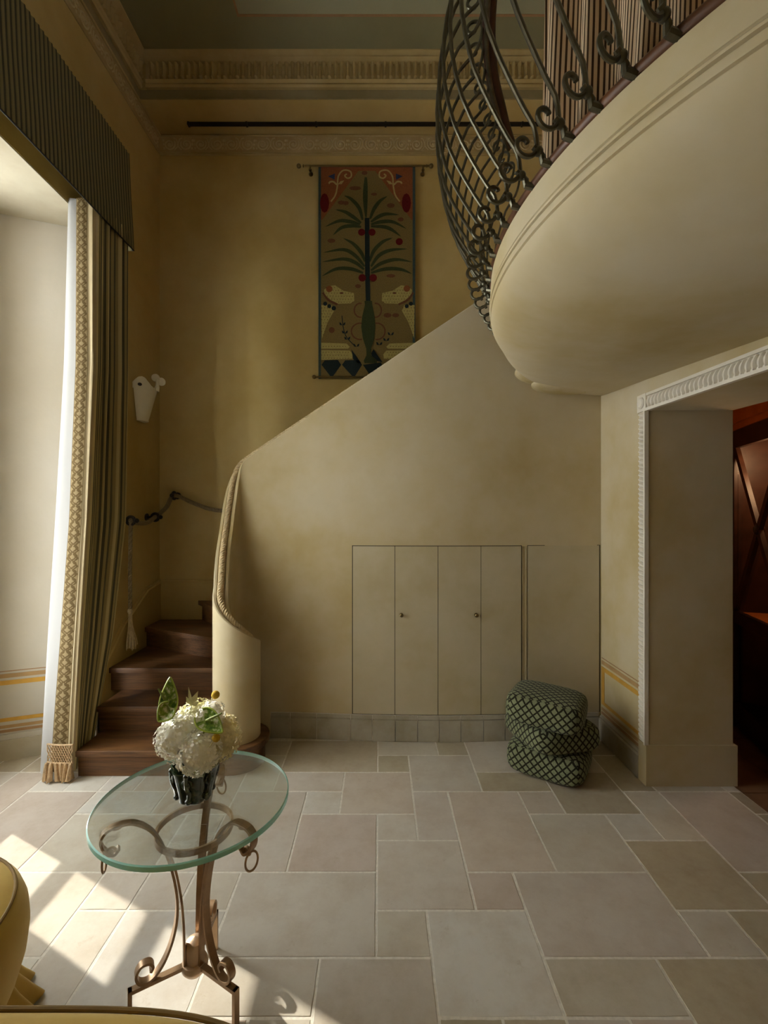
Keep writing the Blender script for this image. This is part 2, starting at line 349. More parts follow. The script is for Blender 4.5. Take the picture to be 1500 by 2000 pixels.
for j in range(-7, 10):
    for i in range(-13, 11):
        if (i, j) in occ: continue
        w, h = rnd.choice([(2, 2), (3, 2), (2, 3), (1, 1), (2, 1), (1, 2)])
        while w > 1 and (any((i+a, j+b) in occ for a in range(w) for b in range(h)) or i+w > 11): w -= 1
        while h > 1 and (any((i+a, j+b) in occ for a in range(w) for b in range(h)) or j+h > 10): h -= 1
        for a in range(w):
            for b in range(h): occ[i+a, j+b] = 1
        tiles.append((i, i+w, j, j+h, rnd.choice([BG, BG, PK, OL, LT])))
for (i0, i1, j0, j1, c) in tiles:
    x0, x1, y0, y1 = gx(i0)+.0028, gx(i1)-.0028, gy(j0)+.0028, gy(j1)-.0028
    x0 = max(x0, -2.69); x1 = min(x1, 2.13); y1 = min(y1, 3.36 if x0 > -1.2 else 4.2)
    if x1-x0 < .03 or y1-y0 < .03: continue
    def ring(ins, jit):
        out = []
        for (a, b, c_, d) in ((x0+ins, y0+ins, x1-ins, y0+ins), (x1-ins, y0+ins, x1-ins, y1-ins), (x1-ins, y1-ins, x0+ins, y1-ins), (x0+ins, y1-ins, x0+ins, y0+ins)):
            for k in range(5):
                q = k/5; out.append((a+(c_-a)*q+rnd.uniform(-jit, jit), b+(d-b)*q+rnd.uniform(-jit, jit)))
        return out
    A, B = ring(.001, .0012), ring(.0035, .0014); n = len(A); dz = rnd.uniform(-.0008, .0006)
    mb = MB(); mb.add([(p[0], p[1], -.02) for p in A]+[(p[0], p[1], -.0022) for p in A]+[(p[0], p[1], dz) for p in B],
        [(k, (k+1) % n, n+(k+1) % n, n+k) for k in range(n)]+[(n+k, n+(k+1) % n, 2*n+(k+1) % n, 2*n+k) for k in range(n)]+[tuple(range(2*n, 3*n))])
    o = mb.build('tile', 'slab', floor, smooth=False); v = rnd.uniform(.93, 1.06); o.color = (c[0]*v, c[1]*v*rnd.uniform(.985, 1.015), c[2]*v*rnd.uniform(.96, 1.04), 1)
study_floor = MB().box(2.13, 4.7, -.6, 4.4, -.12, -.004).build('floor', 'gap', kind='structure')
for i in range(8):
    for j in range(6):
        x0, y0 = 2.135+i*.31, 1.2+j*.44+(.0 if i % 2 else .22)
        MB().box(x0, x0+.304, y0, y0+.434, -.02, 0).build('tile', 'brown_slab', study_floor, smooth=False)

# ------------------------------------------------------------ room shell
def quad(mb, pts, mi=0): mb.add(pts, [(0, 1, 2, 3)], mi=mi)
ZC = 5.40
# left wall (X=-2) with two deep window niches; splayed far reveal
wl = MB()
wl.box(-2.35, -2.0, 3.30, 4.45, -.1, ZC)                 # pier to the back corner
wl.box(-2.9, -2.0, -3.4, .75, -.1, 3.64)
wl.box(-2.9, -2.0, -3.4, 3.30, 3.64, ZC)                 # lintels
wl.build('wall_left', 'plaster_up', kind='structure')
rv = MB(); rv.prism([(-2.0, 3.30), (-2.0, 3.45), (-2.95, 3.45), (-2.95, 2.93), (-2.62, 3.06)], -.05, 3.64)
rv.build('wall_reveal', 'plaster_pale', kind='structure')
MB().box(-2.60, -2.003, .75, 3.30, 3.632, 3.645).build('wall_reveal_top', 'stone_pale', kind='structure')
# painted dado bands and pale skirting on the splayed reveal
def reveal_strip(z0, z1, d, mat, name, idx):
    ux, uy = .9327, .3606; nx, ny = uy, -ux
    a, b = Vector((-2.62, 3.06)), Vector((-2.005, 3.298)); n_ = Vector((nx, ny))*d
    mb = MB(); mb.prism([tuple(a), tuple(b), tuple(b+n_), tuple(a+n_)], z0, z1); mb.build(name, mat, kind='structure')
BANDS = [(.585, .590, 'band_brown'), (.543, .570, 'band_tan'), (.496, .526, 'band_gold'), (.252, .276, 'band_gold'), (.208, .228, 'band_tan'), (.180, .198, 'band_brown')]
for k, (a, b, m) in enumerate(BANDS): reveal_strip(a, b, .003, m, 'trim_%d' % (k+1), k)
reveal_strip(0, .135, .022, 'stone_pale', 'baseboard_left', 0); reveal_strip(.135, .168, .014, 'plaster_pale', 'trim_7', 0)
# window: frame, stiles, glazing bars, panes
def window(nm, y0, y1, stiles, zb):
    w = MB().box(-2.62, -2.55, y0, y1, 0, .06).build(nm, 'white_trim', kind='structure')
    MB().box(-2.62, -2.55, y0, y1, 3.50, 3.64).build('window_head', 'white_trim', w)
    for (a, b) in stiles: MB().box(-2.61, -2.56, a, b, .06, 3.50).build('stile', 'white_trim', w)
    for z, h in zb: MB().box(-2.605, -2.565, y0, y1, z-h/2, z+h/2).build('glazing_bar', 'white_trim', w)
    ys = sorted(stiles)
    for (a, b), (c, d) in zip(ys, ys[1:]):
        MB().box(-2.588, -2.582, b, c, .06, 3.5).build('pane', 'pane', w)
ZB = [(.25, .37), (.727, .045), (1.076, .045), (1.406, .045), (1.74, .045), (2.07, .045), (2.40, .045), (2.73, .045), (3.06, .045)]
window('window_1', .75, 3.08, [(.75, .82), (1.22, 1.27), (1.66, 1.75), (2.36, 2.44), (2.785, 3.08)], ZB)
# unseen sheer added to block sun at the near panes and diffuse daylight
rows = []
for k in range(5):
    z = .02+3.5*k/4; rows.append([(-2.46+.022*math.sin(q*1.9), .80+q*.0322, z) for q in range(50)])
sh = MB().grid(rows); sh.build('sun_block_sheer', 'lining', label='unseen white sheer added across the near part of the left window to block sun', cat='curtain')

# back wall, upper bulkhead
MB().box(-2.35, 3.6, 4.23, 4.45, -.1, 5.07).build('wall_back', 'plaster_up', kind='structure')
MB().box(-2.0, 3.6, 3.87, 4.45, 5.07, ZC).build('trim_8', 'plaster_up', kind='structure')
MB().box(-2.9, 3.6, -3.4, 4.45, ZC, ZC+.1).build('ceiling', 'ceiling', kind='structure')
# ceiling panel with incised border
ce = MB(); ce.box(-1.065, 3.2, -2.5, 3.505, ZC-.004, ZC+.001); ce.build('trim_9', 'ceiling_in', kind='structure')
for (x0, x1, y0, y1) in ((-1.078, 3.2, 3.505, 3.522), (-1.078, -1.062, -2.5, 3.522)):
    MB().box(x0, x1, y0, y1, ZC-.007, ZC+.001).build('trim_10', 'band_brown', kind='structure')
MB().box(-2.9, 3.6, -3.4, -3.2, -.1, ZC).build('wall_front', 'plaster', kind='structure')
MB().box(3.5, 3.6, -3.4, 4.45, 2.76, ZC).build('wall_right_upper', 'plaster_up', kind='structure')

# cornice on the bulkhead: profile (Y outwards from 3.87 = toward camera, z), swept along X
def sweep_x(prof, x0, x1, name, mat, parent=None, kind='structure', closed=True):
    mb = MB(); rows = [[(x, y, z) for (y, z) in prof] for x in (x0, x1)]
    mb.grid(rows, closed_u=closed); k = len(prof); mb.f.append(list(range(k))); mb.f.append(list(range(k, 2*k))[::-1])
    return mb.build(name, mat, parent, kind=kind)
YB = 3.87
MB().box(-1.99, 3.5, YB-.012, YB+.01, 5.075, 5.083).build('trim_11', 'soffit_grey', kind='structure')
sweep_x([(YB+.01, 5.085), (YB-.006, 5.085), (YB-.006, 5.15), (YB+.01, 5.15)], -1.99, 3.5, 'trim_12', 'soffit_grey')
cor = sweep_x([(YB+.01, 5.15), (YB-.030, 5.15), (YB-.040, 5.165), (YB-.032, 5.185), (YB-.045, 5.205), (YB-.03, 5.212), (YB-.03, 5.34), (YB-.05, 5.35), (YB-.075, 5.362), (YB-.062, 5.375), (YB-.095, 5.392), (YB-.10, 5.41), (YB+.01, 5.41)], -1.93, 3.5, 'cornice', 'cornice')
fl = MB(); P = []
for z, r, o in ((5.212, .009, .014), (5.222, .017, .032), (5.240, .014, .022), (5.32, .015, .024), (5.335, .018, .034), (5.345, .011, .018)):
    P.append([(r*math.cos(a), -o*math.sin(a), z) for a in [PI*k/5 for k in range(6)]])
fl.grid(P); fl.f.append([5, 4, 3, 2, 1, 0]); flm = fl.mesh('flute', 'cornice')
for k in range(72):
    o = bpy.data.objects.new('flute', flm); COL.objects.link(o); o.parent = cor; o.location = (-1.88+k*.0505, YB-.03, 0)
# side cornice and beads on the left wall
def sweep_y(prof, y0, y1, name, mat, parent=None, kind='structure'):
    mb = MB(); mb.grid([[(x, y, z) for (x, z) in prof] for y in (y0, y1)], closed_u=True, flip=True); k = len(prof); mb.f.append(list(range(k))[::-1]); mb.f.append(list(range(k, 2*k)))
    return mb.build(name, mat, parent, kind=kind)
XL = -2.0
cl = sweep_y([(XL-.02, 5.15), (XL+.03, 5.15), (XL+.04, 5.165), (XL+.032, 5.185), (XL+.045, 5.205), (XL+.03, 5.212), (XL+.03, 5.34), (XL+.05, 5.35), (XL+.075, 5.362), (XL+.062, 5.375), (XL+.09, 5.392), (XL+.095, 5.41), (XL-.02, 5.41)], -3.0, YB-.02, 'cornice', 'cornice')
sweep_y([(XL-.01, 5.048), (XL+.016, 5.048), (XL+.022, 5.058), (XL+.016, 5.068), (XL-.01, 5.068)], -3.0, 4.22, 'trim_13', 'cornice')
sweep_y([(XL-.01, 5.075), (XL+.006, 5.075), (XL+.006, 5.15), (XL-.01, 5.15)], -3.0, YB, 'trim_14', 'soffit_grey')
for k in range(34):                                             # leaf ornament on the side cornice
    o = bpy.data.objects.new('flute', flm); COL.objects.link(o); o.parent = cl; o.location = (XL+.03, YB-.05-k*.0505*1.0, 0); o.rotation_euler = (0, 0, PI/2)
# scroll friezes in low relief
def scroll_mesh(sx):
    mb = MB()
    for sx in (sx,):
        pts = []
        for k in range(34):
            a = k*.33; r = .052*(1-k/40); pts.append((sx*(.075+r*math.cos(a+2.6)), 0, r*math.sin(a+2.6)))
        mb.tube(pts, .0065, 6)
        mb.tube(spline([(sx*.03, 0, -.05), (sx*.0, 0, -.01), (sx*.015, 0, .045), (sx*.04, 0, .058)], 4), .005, 5)
        mb.sphere((sx*.075, 0, .0), .014, sy=.6, seg=8, rings=5)
        for q in range(3): mb.sphere((sx*(.125+.004*q), 0, -.035+.035*q), .009, sy=.5, sz=1.4, seg=6, rings=4)
    return mb.mesh('scroll', 'relief')
scm = [scroll_mesh(1), scroll_mesh(-1)]
fb = MB().box(-1.99, 3.5, 4.222, 4.235, 4.885, 5.065).build('trim_15', 'frieze', kind='structure')
for z in (4.892, 4.905, 5.056): sweep_x([(4.235, z-.005), (4.215, z-.005), (4.213, z), (4.215, z+.005), (4.235, z+.005)], -1.99, 3.5, 'trim_16', 'cornice')
fs = MB().box(-2.005, -1.992, -3.0, 4.22, 4.885, 5.045).build('trim_17', 'frieze', kind='structure')
for k in range(26):
    o = bpy.data.objects.new('scroll', scm[k % 2]); COL.objects.link(o); o.parent = fb; o.location = (-1.83+(k//2)*.28, 4.222, 4.98)
for k in range(24):
    o = bpy.data.objects.new('scroll', scm[k % 2]); COL.objects.link(o); o.parent = fs; o.location = (-1.992, 4.05-(k//2)*.28, 4.968); o.rotation_euler = (0, 0, PI/2)
# black track on the soffit
tr = MB(); tr.box(-1.69, 1.6, 4.082, 4.108, 5.048, 5.069); to = tr.build('ceiling_track', 'black', label='long thin black track under the soffit above the carved frieze', cat='track')
for x in (-1.68, -1.17, -.56, .05, .66, 1.25): MB().box(x-.008, x+.008, 4.078, 4.112, 5.044, 5.071).build('clip', 'black', to)

# ------------------------------------------------------------ right wall, doorway
wr = MB(); XW = 1.62
def skew(p): return (p[0]+.074*(2.82-p[1]), p[1], p[2]) if p[1] < 2.82 else p
wr.box(XW, 2.126, 2.82, 3.50, -.1, 2.60); wr.box(XW, 2.126, -3.2, .55, -.1, 2.60); wr.box(XW, 2.126, .55, 2.82, 2.263, 2.60)
wr.box(2.10, 2.126, 3.5, 4.45, -.1, 2.6)
wr.v = [skew(p) for p in wr.v]
wr.build('wall_right', 'plaster', kind='structure')
for k, (a, b, m) in enumerate(BANDS): MB().box(XW-.003, XW+.01, 2.875, 3.40, a, b).build('trim_%d' % (k+18), m, kind='structure')
MB().box(XW-.0035, XW+.01, 3.36, 3.40, .252, .526).build('trim_24', 'band_gold', kind='structure')
sweep_y([(XW+.01, 0), (XW-.024, 0), (XW-.024, .14), (XW-.016, .15), (XW-.018, .160), (XW-.008, .170), (XW+.01, .172)][::-1], 2.885, 3.40, 'baseboard_right', 'stone')
# plinth block and jamb edge
pl = MB(); pl.box(1.600, 2.150, 2.800, 2.885, 0, .245); pl.build('trim_25', 'plaster', kind='structure')
MB().box(XW-.004, 2.13, 2.812, 2.83, .245, 2.27).build('trim_26', 'plaster', kind='structure')
arch = MB(); arch.box(XW-.014, XW+.02, 2.8195, 2.886, .245, 2.352); arch.box(XW-.014, XW+.02, .55, 2.81, 2.268, 2.353)
arch.box(XW-.026, XW-.001, 2.808, 2.8205, .242, 2.264); arch.box(XW-.026, XW-.001, .55, 2.816, 2.259, 2.276); arch.box(XW-.030, XW+.02, .55, 2.79, 2.346, 2.362)
arch.v = [skew(p) for p in arch.v]
ar = arch.build('door_architrave', 'white_trim', kind='structure')
rb = MB(); rows = []
for k in range(9):
    t_ = k/8; y = -.031+.062*t_; rr = .0105*math.sin(PI*min(1, max(0, .08+.84*t_)))+.0015
    rows.append([(-.016*math.sin(a)*(.3+rr*75), y, rr*math.cos(a)*1.25+.017*(t_-.5)) for a in [PI*q/5 for q in range(6)]])
rb.grid(rows); rbm = rb.mesh('gadroon', 'white_trim')
z = .275; n = 0
while z < 2.25:
    o = bpy.data.objects.new('gadroon', rbm); COL.objects.link(o); o.parent = ar; o.location = (XW-.013, 2.851, z); z += .0285
y = 2.77
while y > .7:
    o = bpy.data.objects.new('gadroon', rbm); COL.objects.link(o); o.parent = ar; o.location = skew((XW-.013, y, 2.311)); o.rotation_euler = (PI/2, 0, R(4.2)); o.scale = (1.3, 1, 1.05); y -= .031
cb = MB(); cb.box(XW-.024, XW+.02, 2.800, 2.892, 2.262, 2.366); cbo = cb.build('corner_block', 'white_trim', ar)
MB().lathe([(0, -.03), (.018, -.03), (.026, -.036), (.034, -.03), (.036, -.02)], (XW, 2.846, 2.314), 20, 'x').build('disc', 'white_trim', cbo)
# study beyond the doorway
st = MB(); st.box(4.6, 4.7, -.6, 4.4, 0, 2.7); st.box(2.13, 4.7, 4.2, 4.4, 0, 2.7); st.box(2.13, 4.7, -.7, -.6, 0, 2.7); st.box(2.13, 4.7, -.7, 4.4, 2.45, 2.5)
st.build('wall_study', 'orange_wood', kind='structure')

# ------------------------------------------------------------ long bulging wall with curled end and rope groove
path = []
cx, cy, cr = -.95, 3.095, .105
for k in range(11):
    a = R(12 - 192*k/10); path.append((cx+cr*math.cos(a), cy+cr*math.sin(a)))
ztop = [.795, .81, .835, .865, .90, .935, .975, 1.015, 1.06, 1.11, 1.17]
path += [(-1.074, 3.16), (-1.088, 3.23), (-1.090, 3.30), (-1.085, 3.355), (-1.075, 3.40), (-1.055, 3.435), (-1.02, 3.455), (-.97, 3.462)]
ztop += [1.245, 1.37, 1.525, 1.70, 1.84, 1.95, 2.01, 2.05]
pts3 = spline([(x, y, z) for (x, y), z in zip(path, ztop)], 3)
x = -.93
while x < .98: pts3.append(Vector((x, 3.462, 2.052+(x+.97)*.669))); x += .06
pts3 += [Vector((1.0, 3.462, 3.36)), Vector((1.1, 3.462, 3.36)), Vector((1.62, 3.462, 3.36))]
def bulge(x):
    return .06*max(0, math.cos((x-.42)/1.15*PI/2))**1.3 if -.73 < x < 1.57 else 0
rows = []; rope_pts = []
HT = .048
for i, p in enumerate(pts3):
    a, b = pts3[max(i-1, 0)], pts3[min(i+1, len(pts3)-1)]; t = Vector((b.x-a.x, b.y-a.y)).normalized(); nrm = Vector((t.y, -t.x))   # right-hand side when travelling
    # travelling away from curl end, the room-facing side of the long wall is the right-hand side (-Y)
    bl = bulge(p.x) if p.y > 3.4 else 0
    zb = 0 if p.z < 3.3 or True else 0
    def P_(o, z): return (p.x+nrm.x*o, p.y+nrm.y*o, z)
    g = .026; zt = p.z
    rows.append([P_(HT+bl, 0), P_(HT+bl, zt*.33), P_(HT+bl, zt*.66), P_(HT+bl, zt-.008), P_(HT+bl-.006, zt), P_(g+.002, zt), P_(g-.002, zt-.012), P_(0, zt-.019), P_(-g+.002, zt-.012), P_(-g-.002, zt), P_(-HT+.006, zt), P_(-HT, zt-.008), P_(-HT, 0)])
    rope_pts.append((p.x, p.y, zt-.001))
wm = MB(); wm.grid(rows, flip=True); k = len(rows[0])
wm.f.append(list(range(k))); wm.build('wall_stair', 'plaster', kind='structure')
rp = rope_mb([(x, y, z+.004) for x, y, z in rope_pts[4:-4]], .0215, .055, .007); rp.build('rope', 'rope', label='twisted beige rope set in the top of the curved stair wall', cat='rope')
def wfront(x): return 3.462-HT-bulge(x)

# skirting stones along the long wall
bb = MB().box(-.74, 1.60, 3.43, 3.45, 0, .02).build('baseboard_back', 'grout', kind='structure')
def curved_panel(x0, x1, z0, z1, d0, d1, n=6, prof=None):
    mb = MB(); rows = []
    for k in range(n+1):
        x = x0+(x1-x0)*k/n; f = wfront(x)
        pr = prof or [(d0, z0), (d1, z0), (d1, z1), (d0, z1)]
        rows.append([(x, f-d, z) for d, z in pr])
    mb.grid(rows, closed_u=True); m = len(rows[0]); mb.f.append(list(range(m))[::-1]); mb.f.append([n*m+q for q in range(m)]); return mb
curved_panel(-.80, 1.60, 0, .186, -.02, .006, 30).build('joint_bed', 'grout', bb)
xs = [-.80, -.655, -.46, -.212, -.055, .11, .27, .425, .58, .745, .90, 1.06, 1.22, 1.38, 1.60]
for a, b in zip(xs, xs[1:]):
    curved_panel(a+.0025, b-.0025, 0, 0, 0, 0, 4, [(-.01, .001), (.016, .001), (.016, .142), (.011, .150), (.014, .160), (.008, .170), (.007, .184), (-.01, .184)]).build('stone', 'stone', bb)
# cupboard doors
cup = empty('wall_cupboard', 'row of four tall curved cupboard doors set flush in the stair wall', 'cupboard', (.41, wfront(.41), .19))
def under(mb, nm, mat, par, **k):
    o = mb.build(nm, mat, par, **k)
    w = Vector((0, 0, 0)); q = par
    while q: w += q.location; q = q.parent
    o.location = -w; return o
under(curved_panel(-.202, 1.028, .187, 1.408, -.012, .0015, 18), 'recess', 'gap', cup)
DX = [-.198, .108, .418, .728, 1.024]
doors = []
for k, (a, b) in enumerate(zip(DX, DX[1:])):
    d = under(curved_panel(a+.0022, b-.0022, .192, 1.403, -.008, .006, 5), 'door', 'cupboard', cup); doors.append((a, b, d))
for (xk, di) in ((.155, 1), (.692, 2)):
    f = wfront(xk)-.006; d = doors[di][2]
    kb = MB().lathe([(.0, -.030), (.008, -.030), (.013, -.026), (.014, -.020), (.010, -.014), (.006, -.010), (.006, -.004), (.014, -.002), (.014, .002)], (xk, f, .91), 16, 'y')
    o = kb.build('knob', 'knob', d, label='small round aged brass knob')
acc = under(curved_panel(1.075, 1.602, .19, 1.405, -.012, .0015, 8), 'access_panel', 'gap', None) if False else None
ap = empty('access_panel', 'plain hinged plaster panel beside the right wall behind the cushions', 'panel', (1.34, wfront(1.34), .19))
under(curved_panel(1.070, 1.612, .187, 1.409, -.012, .0015, 8), 'recess', 'gap', ap)
under(curved_panel(1.0735, 1.604, .19, 1.405, -.008, .006, 8), 'panel', 'cupboard', ap)
for x in (1.034, 1.058): curved_panel(x-.003, x+.003, .19, 1.40, -.01, .004, 1).build('trim_27', 'cupboard', kind='structure')

# ------------------------------------------------------------ staircase
stc = empty('staircase', 'dark stained oak winding staircase behind the curved plaster wall', 'staircase', (-1.45, 2.95, 0))
H = .17
def step(poly, z, ins, riser_lines, last=False):
    tm = MB(); tm.prism(poly, z-.036, z-.004); 
    c = Vector((sum(p[0] for p in poly)/len(poly), sum(p[1] for p in poly)/len(poly)))
    top = [tuple(Vector(p)+(c-Vector(p)).normalized()*.005) for p in poly]; n = len(poly); o = n
    tm.f = [f for f in tm.f if f != list(range(n, 2*n))]; q = len(tm.v); tm.v += [(x, y, z) for x, y in top]
    tm.f += [(n+k, n+(k+1) % n, q+(k+1) % n, q+k) for k in range(n)]; tm.f.append([q+k for k in range(n)])
    under(tm, 'tread', 'oak', stc)
    rm = MB()
    L = [Vector((p[0], p[1])) for p in riser_lines]
    A = []; B = []
    for i, p in enumerate(L):
        t = (L[min(i+1, len(L)-1)]-L[max(i-1, 0)]).normalized(); nn = Vector((-t.y, t.x)); A.append(p+nn*ins); B.append(p+nn*(ins+.02))
    poly2 = [tuple(p) for p in A]+[tuple(p) for p in B[::-1]]
    rm.prism(poly2, z-H+.0005, z-.036); under(rm, 'riser', 'oak', stc)
arc = [(cx+.212*math.cos(a), cy+.212*math.sin(a)) for a in [R(-90+12*k) for k in range(15)]]
XSL = -1.885
step([(XSL, 2.883)]+arc+[(-1.0, 3.33), (XSL, 3.33)], H, .028, [(XSL, 2.883)]+arc)
step([(XSL-.02, 3.135), (-1.06, 3.135), (-1.06, 3.5), (XSL-.02, 3.5)], 2*H, .028, [(XSL-.02, 3.135), (-1.06, 3.135)])
step([(-2.0, 3.40), (-1.09, 3.40), (-1.02, 3.55), (-2.0, 4.0)], 3*H, .028, [(-2.0, 3.40), (-1.09, 3.40)])
step([(-2.0, 3.93), (-1.10, 3.50), (-1.0, 3.55), (-1.6, 4.23), (-2.0, 4.23)], 4*H, .028, [(-2.0, 3.93), (-1.10, 3.50)])
step([(-1.66, 4.23), (-1.07, 3.515), (-.98, 3.52), (-1.22, 4.23)], 5*H, .028, [(-1.66, 4.23), (-1.07, 3.515)])
step([(-1.32, 4.23), (-1.02, 3.515), (-.9, 3.52), (-.95, 4.23)], 6*H, .028, [(-1.32, 4.23), (-1.02, 3.515)])
for k in range(7, 17):
    x = -1.0+(k-7)*.255; step([(x, 4.23), (x, 3.515), (x+.3, 3.515), (x+.3, 4.23)], k*H, .028, [(x, 4.23), (x, 3.515)])
MB().box(1.3, 2.1, 3.515, 4.23, 2.62, 2.72).build('landing', 'oak', None, 'oak landing at the head of the stairs', 'landing')
# stair skirtings (plaster)
sk = MB()
poly = [(-2.0, -1.0)]
prof = [(3.30, .55), (3.40, .60), (3.62, .80), (3.98, 1.0), (4.23, 1.037)]
v = []
for (y, z) in prof: v += [(-1.978, y, 0.0), (-1.978, y, z-.03), (-1.972, y, z-.022), (-1.984, y, z-.014), (-1.980, y, z), (-2.005, y, z)]
sk.grid([v[i*6:(i+1)*6] for i in range(5)]); sk.build('baseboard_stair', 'plaster_up', kind='structure')
sk = MB(); sk.grid([[(x, 4.235, z), (x, 4.205, z), (x, 4.210, z-.014), (x, 4.200, z-.022), (x, 4.206, z-.03), (x, 4.206, 0)] for x, z in ((-1.98, 1.037), (-1.35, 1.037), (-1.0, 1.40), (1.3, 2.93))]); sk.build('baseboard_stair', 'plaster_up', kind='structure')

# rope handrail with brackets
BK = [((-1.925, 3.60, 1.583), 'x'), ((-1.925, 3.99, 1.606), 'x'), ((-1.835, 4.155, 1.796), 'y')]
rr = empty('rope_handrail', 'grey rope handrail looped through black brackets on the stair wall', 'handrail', (0, 0, 0))
rpts = spline([(-1.925, 3.60, 1.585), (-1.93, 3.72, 1.562), (-1.93, 3.86, 1.562), (-1.925, 3.99, 1.606), (-1.88, 4.10, 1.69), (-1.835, 4.155, 1.796), (-1.68, 4.165, 1.735), (-1.52, 4.165, 1.678), (-1.377, 4.165, 1.664), (-1.2, 4.165, 1.72), (-.9, 4.165, 2.0)], 8)
rope_mb(rpts, .019, .05, .008).build('rope', 'rope_grey', rr)
for (p, ax) in BK:
    mb = MB()
    if ax == 'x': mb.lathe([(0, -.005), (.030, -.005), (.032, -.012), (.016, -.02), (.012, -.05), (.012, -.06)][::-1], (p[0]-.083, p[1], p[2]), 14, 'x'); mb.v = [(-2.0+(-2.0-x)*1 if False else x, y, z) for x, y, z in mb.v]
    mb2 = MB()
    d = Vector((1, 0, 0)) if ax == 'x' else Vector((0, -1, 0)); wp = Vector((-2.0, p[1], p[2])) if ax == 'x' else Vector((p[0], 4.23, p[2]))
    mb2.tube([wp, wp+d*.008], .032, 14); mb2.tube([wp+d*.006, Vector(p)-d*.025], .010, 10)
    ring = []
    tv = Vector((0, 1, 0)) if ax == 'x' else Vector((1, 0, 0))
    for k in range(16):
        a = 2*PI*k/16; ring.append(Vector(p)+d*.031*math.cos(a)+Vector((0, 0, .031*math.sin(a))))
    mb2.tube(ring, .012, 8, closed=True)
    mb2.sphere(tuple(Vector(p)+d*.046), .019, seg=10, rings=6)
    mb2.build('bracket', 'black', rr)
tr_ = MB(); hang = rope_mb([(-1.925, 3.60, 1.57), (-1.93, 3.598, 1.2), (-1.93, 3.60, .90)], .0150, .05, .008)
ho = hang.build('hanging_rope', 'rope_grey', rr)
ts = MB(); ts.sphere((-1.93, 3.60, .885), .020, sz=1.3, seg=10, rings=7)
for k in range(26):
    a = 2*PI*k/26; q = rnd.uniform(.3, 1)
    ts.tube(spline([(-1.93+.010*math.cos(a), 3.60+.010*math.sin(a), .88), (-1.93+.018*q*math.cos(a), 3.60+.018*q*math.sin(a), .77), (-1.925+.040*q*math.cos(a), 3.60+.045*q*math.sin(a), .66+rnd.uniform(-.01, .01)), (-1.925+.045*q*math.cos(a), 3.60+.055*q*math.sin(a), .60+rnd.uniform(-.02, .02))], 3), .004, 5)
ts.build('tassel', 'rope', rr)

# ------------------------------------------------------------ sconce on the left wall
sc = empty('wall_sconce', 'white plaster wall sconce shaped like a tapered vase with scrolled rim', 'sconce', (-2.0, 3.98, 2.4))
S_ = lambda x, z: (x, 3.86, z)
outl = [(-2.005+.03, 2.40)]
SY = 3.875
def sc_ring(z, hw, d): return [(-1.992+d*math.sin(a), SY-hw*math.cos(a), z) for a in [PI*k/20 for k in range(21)]]
shell = MB().grid([sc_ring(2.405, .062, .062), sc_ring(2.42, .062, .062), sc_ring(2.432, .067, .066), sc_ring(2.55, .090, .098), sc_ring(2.655, .110, .128)])
under(shell, 'bowl', 'sconce', sc)
under(MB().prism([p[:2] for p in sc_ring(0, .062, .062)], 2.402, 2.408), 'base', 'sconce', sc)
rim = MB(); hs = [(0, .045), (10, .07), (20, .09), (30, .095), (40, .085), (52, .056), (64, .030), (76, .019), (86, .022), (96, .046), (106, .085), (116, .05), (130, .03), (180, .02)]
def hh(d):
    for (a, b), (c, e) in zip(hs, hs[1:]):
        if d <= c: return b+(e-b)*(d-a)/(c-a)
    return 0
lo, hi = [], []
for k in range(61):
    d = 3*k; a = R(d); x, y = -1.992+.128*math.sin(a), SY-.110*math.cos(a); lo.append((x, y, 2.655)); hi.append((x, y, 2.657+hh(d)))
rim.grid([hi, lo]); rim.grid([[(x-.008, y, z) for x, y, z in hi], [(x-.008, y, z) for x, y, z in lo]], flip=True); rim.grid([hi, [(x-.008, y, z) for x, y, z in hi]])
under(rim, 'scrolled_rim', 'sconce', sc)
def sdisc(x, y, z, r, nrm, nm='curl'):
    n_ = Vector(nrm).normalized(); under(MB().tube([Vector((x, y, z))-n_*.005, Vector((x, y, z))+n_*.005], r, 22, up=(0, 0, 1)), nm, 'sconce', sc)
co = under(MB().tube([(0, 0, 0), (.004, 0, 0)], .016, 14), 'curl_shade_disc', 'gap', sc); co.location = Vector((-1.992+.130*math.sin(R(22)), SY-.110*math.cos(R(22))-.002, 2.684))-sc.location; co.rotation_euler = (0, 0, R(-60)); co.scale = (1, 1, .8)  # dark disc colours in the shade of the curl's hollow, no hole is cut
sdisc(-1.880, 3.905, 2.775, .032, (.25, -1, 0)); sdisc(-1.845, 3.93, 2.748, .034, (.5, -1, 0))
under(MB().tube(spline([(-1.868, 3.90, 2.66), (-1.864, 3.905, 2.71), (-1.868, 3.91, 2.76)], 4), [.018]*4+[.013]*5, 8), 'horn', 'sconce', sc)

# ------------------------------------------------------------ balcony
BC = Vector((2.2, 1.9)); BR = 1.70
def bR(ph): d = math.degrees(ph); return BR+(max(0, d-28)/22)**1.3*.10
def bp(ph, r, z): return (BC.x-r*math.cos(ph), BC.y+r*math.sin(ph), z)
prof = [(-.6, 2.765), (-.02, 2.765), (0, 2.760), (.003, 2.70), (.004, 2.664), (-.004, 2.6615), (-.006, 2.659), (.004, 2.6555), (.008, 2.651), (.006, 2.645), (-.005, 2.6425), (-.007, 2.639), (.004, 2.6355), (.006, 2.628), (.003, 2.612), (-.006, 2.6095), (-.008, 2.606), (.000, 2.602), (-.002, 2.596), (-.006, 2.590)]
for k in range(1, 11):
    a = PI/2*k/10; prof.append((-.006-.36*(1-math.cos(a)), 2.590-.100*math.sin(a)**1.25))
prof += [(-.4, 2.488), (-.5, 2.487), (-.7, 2.486), (-.9, 2.485), (-1.15, 2.485), (-1.4, 2.485)]
rows = []
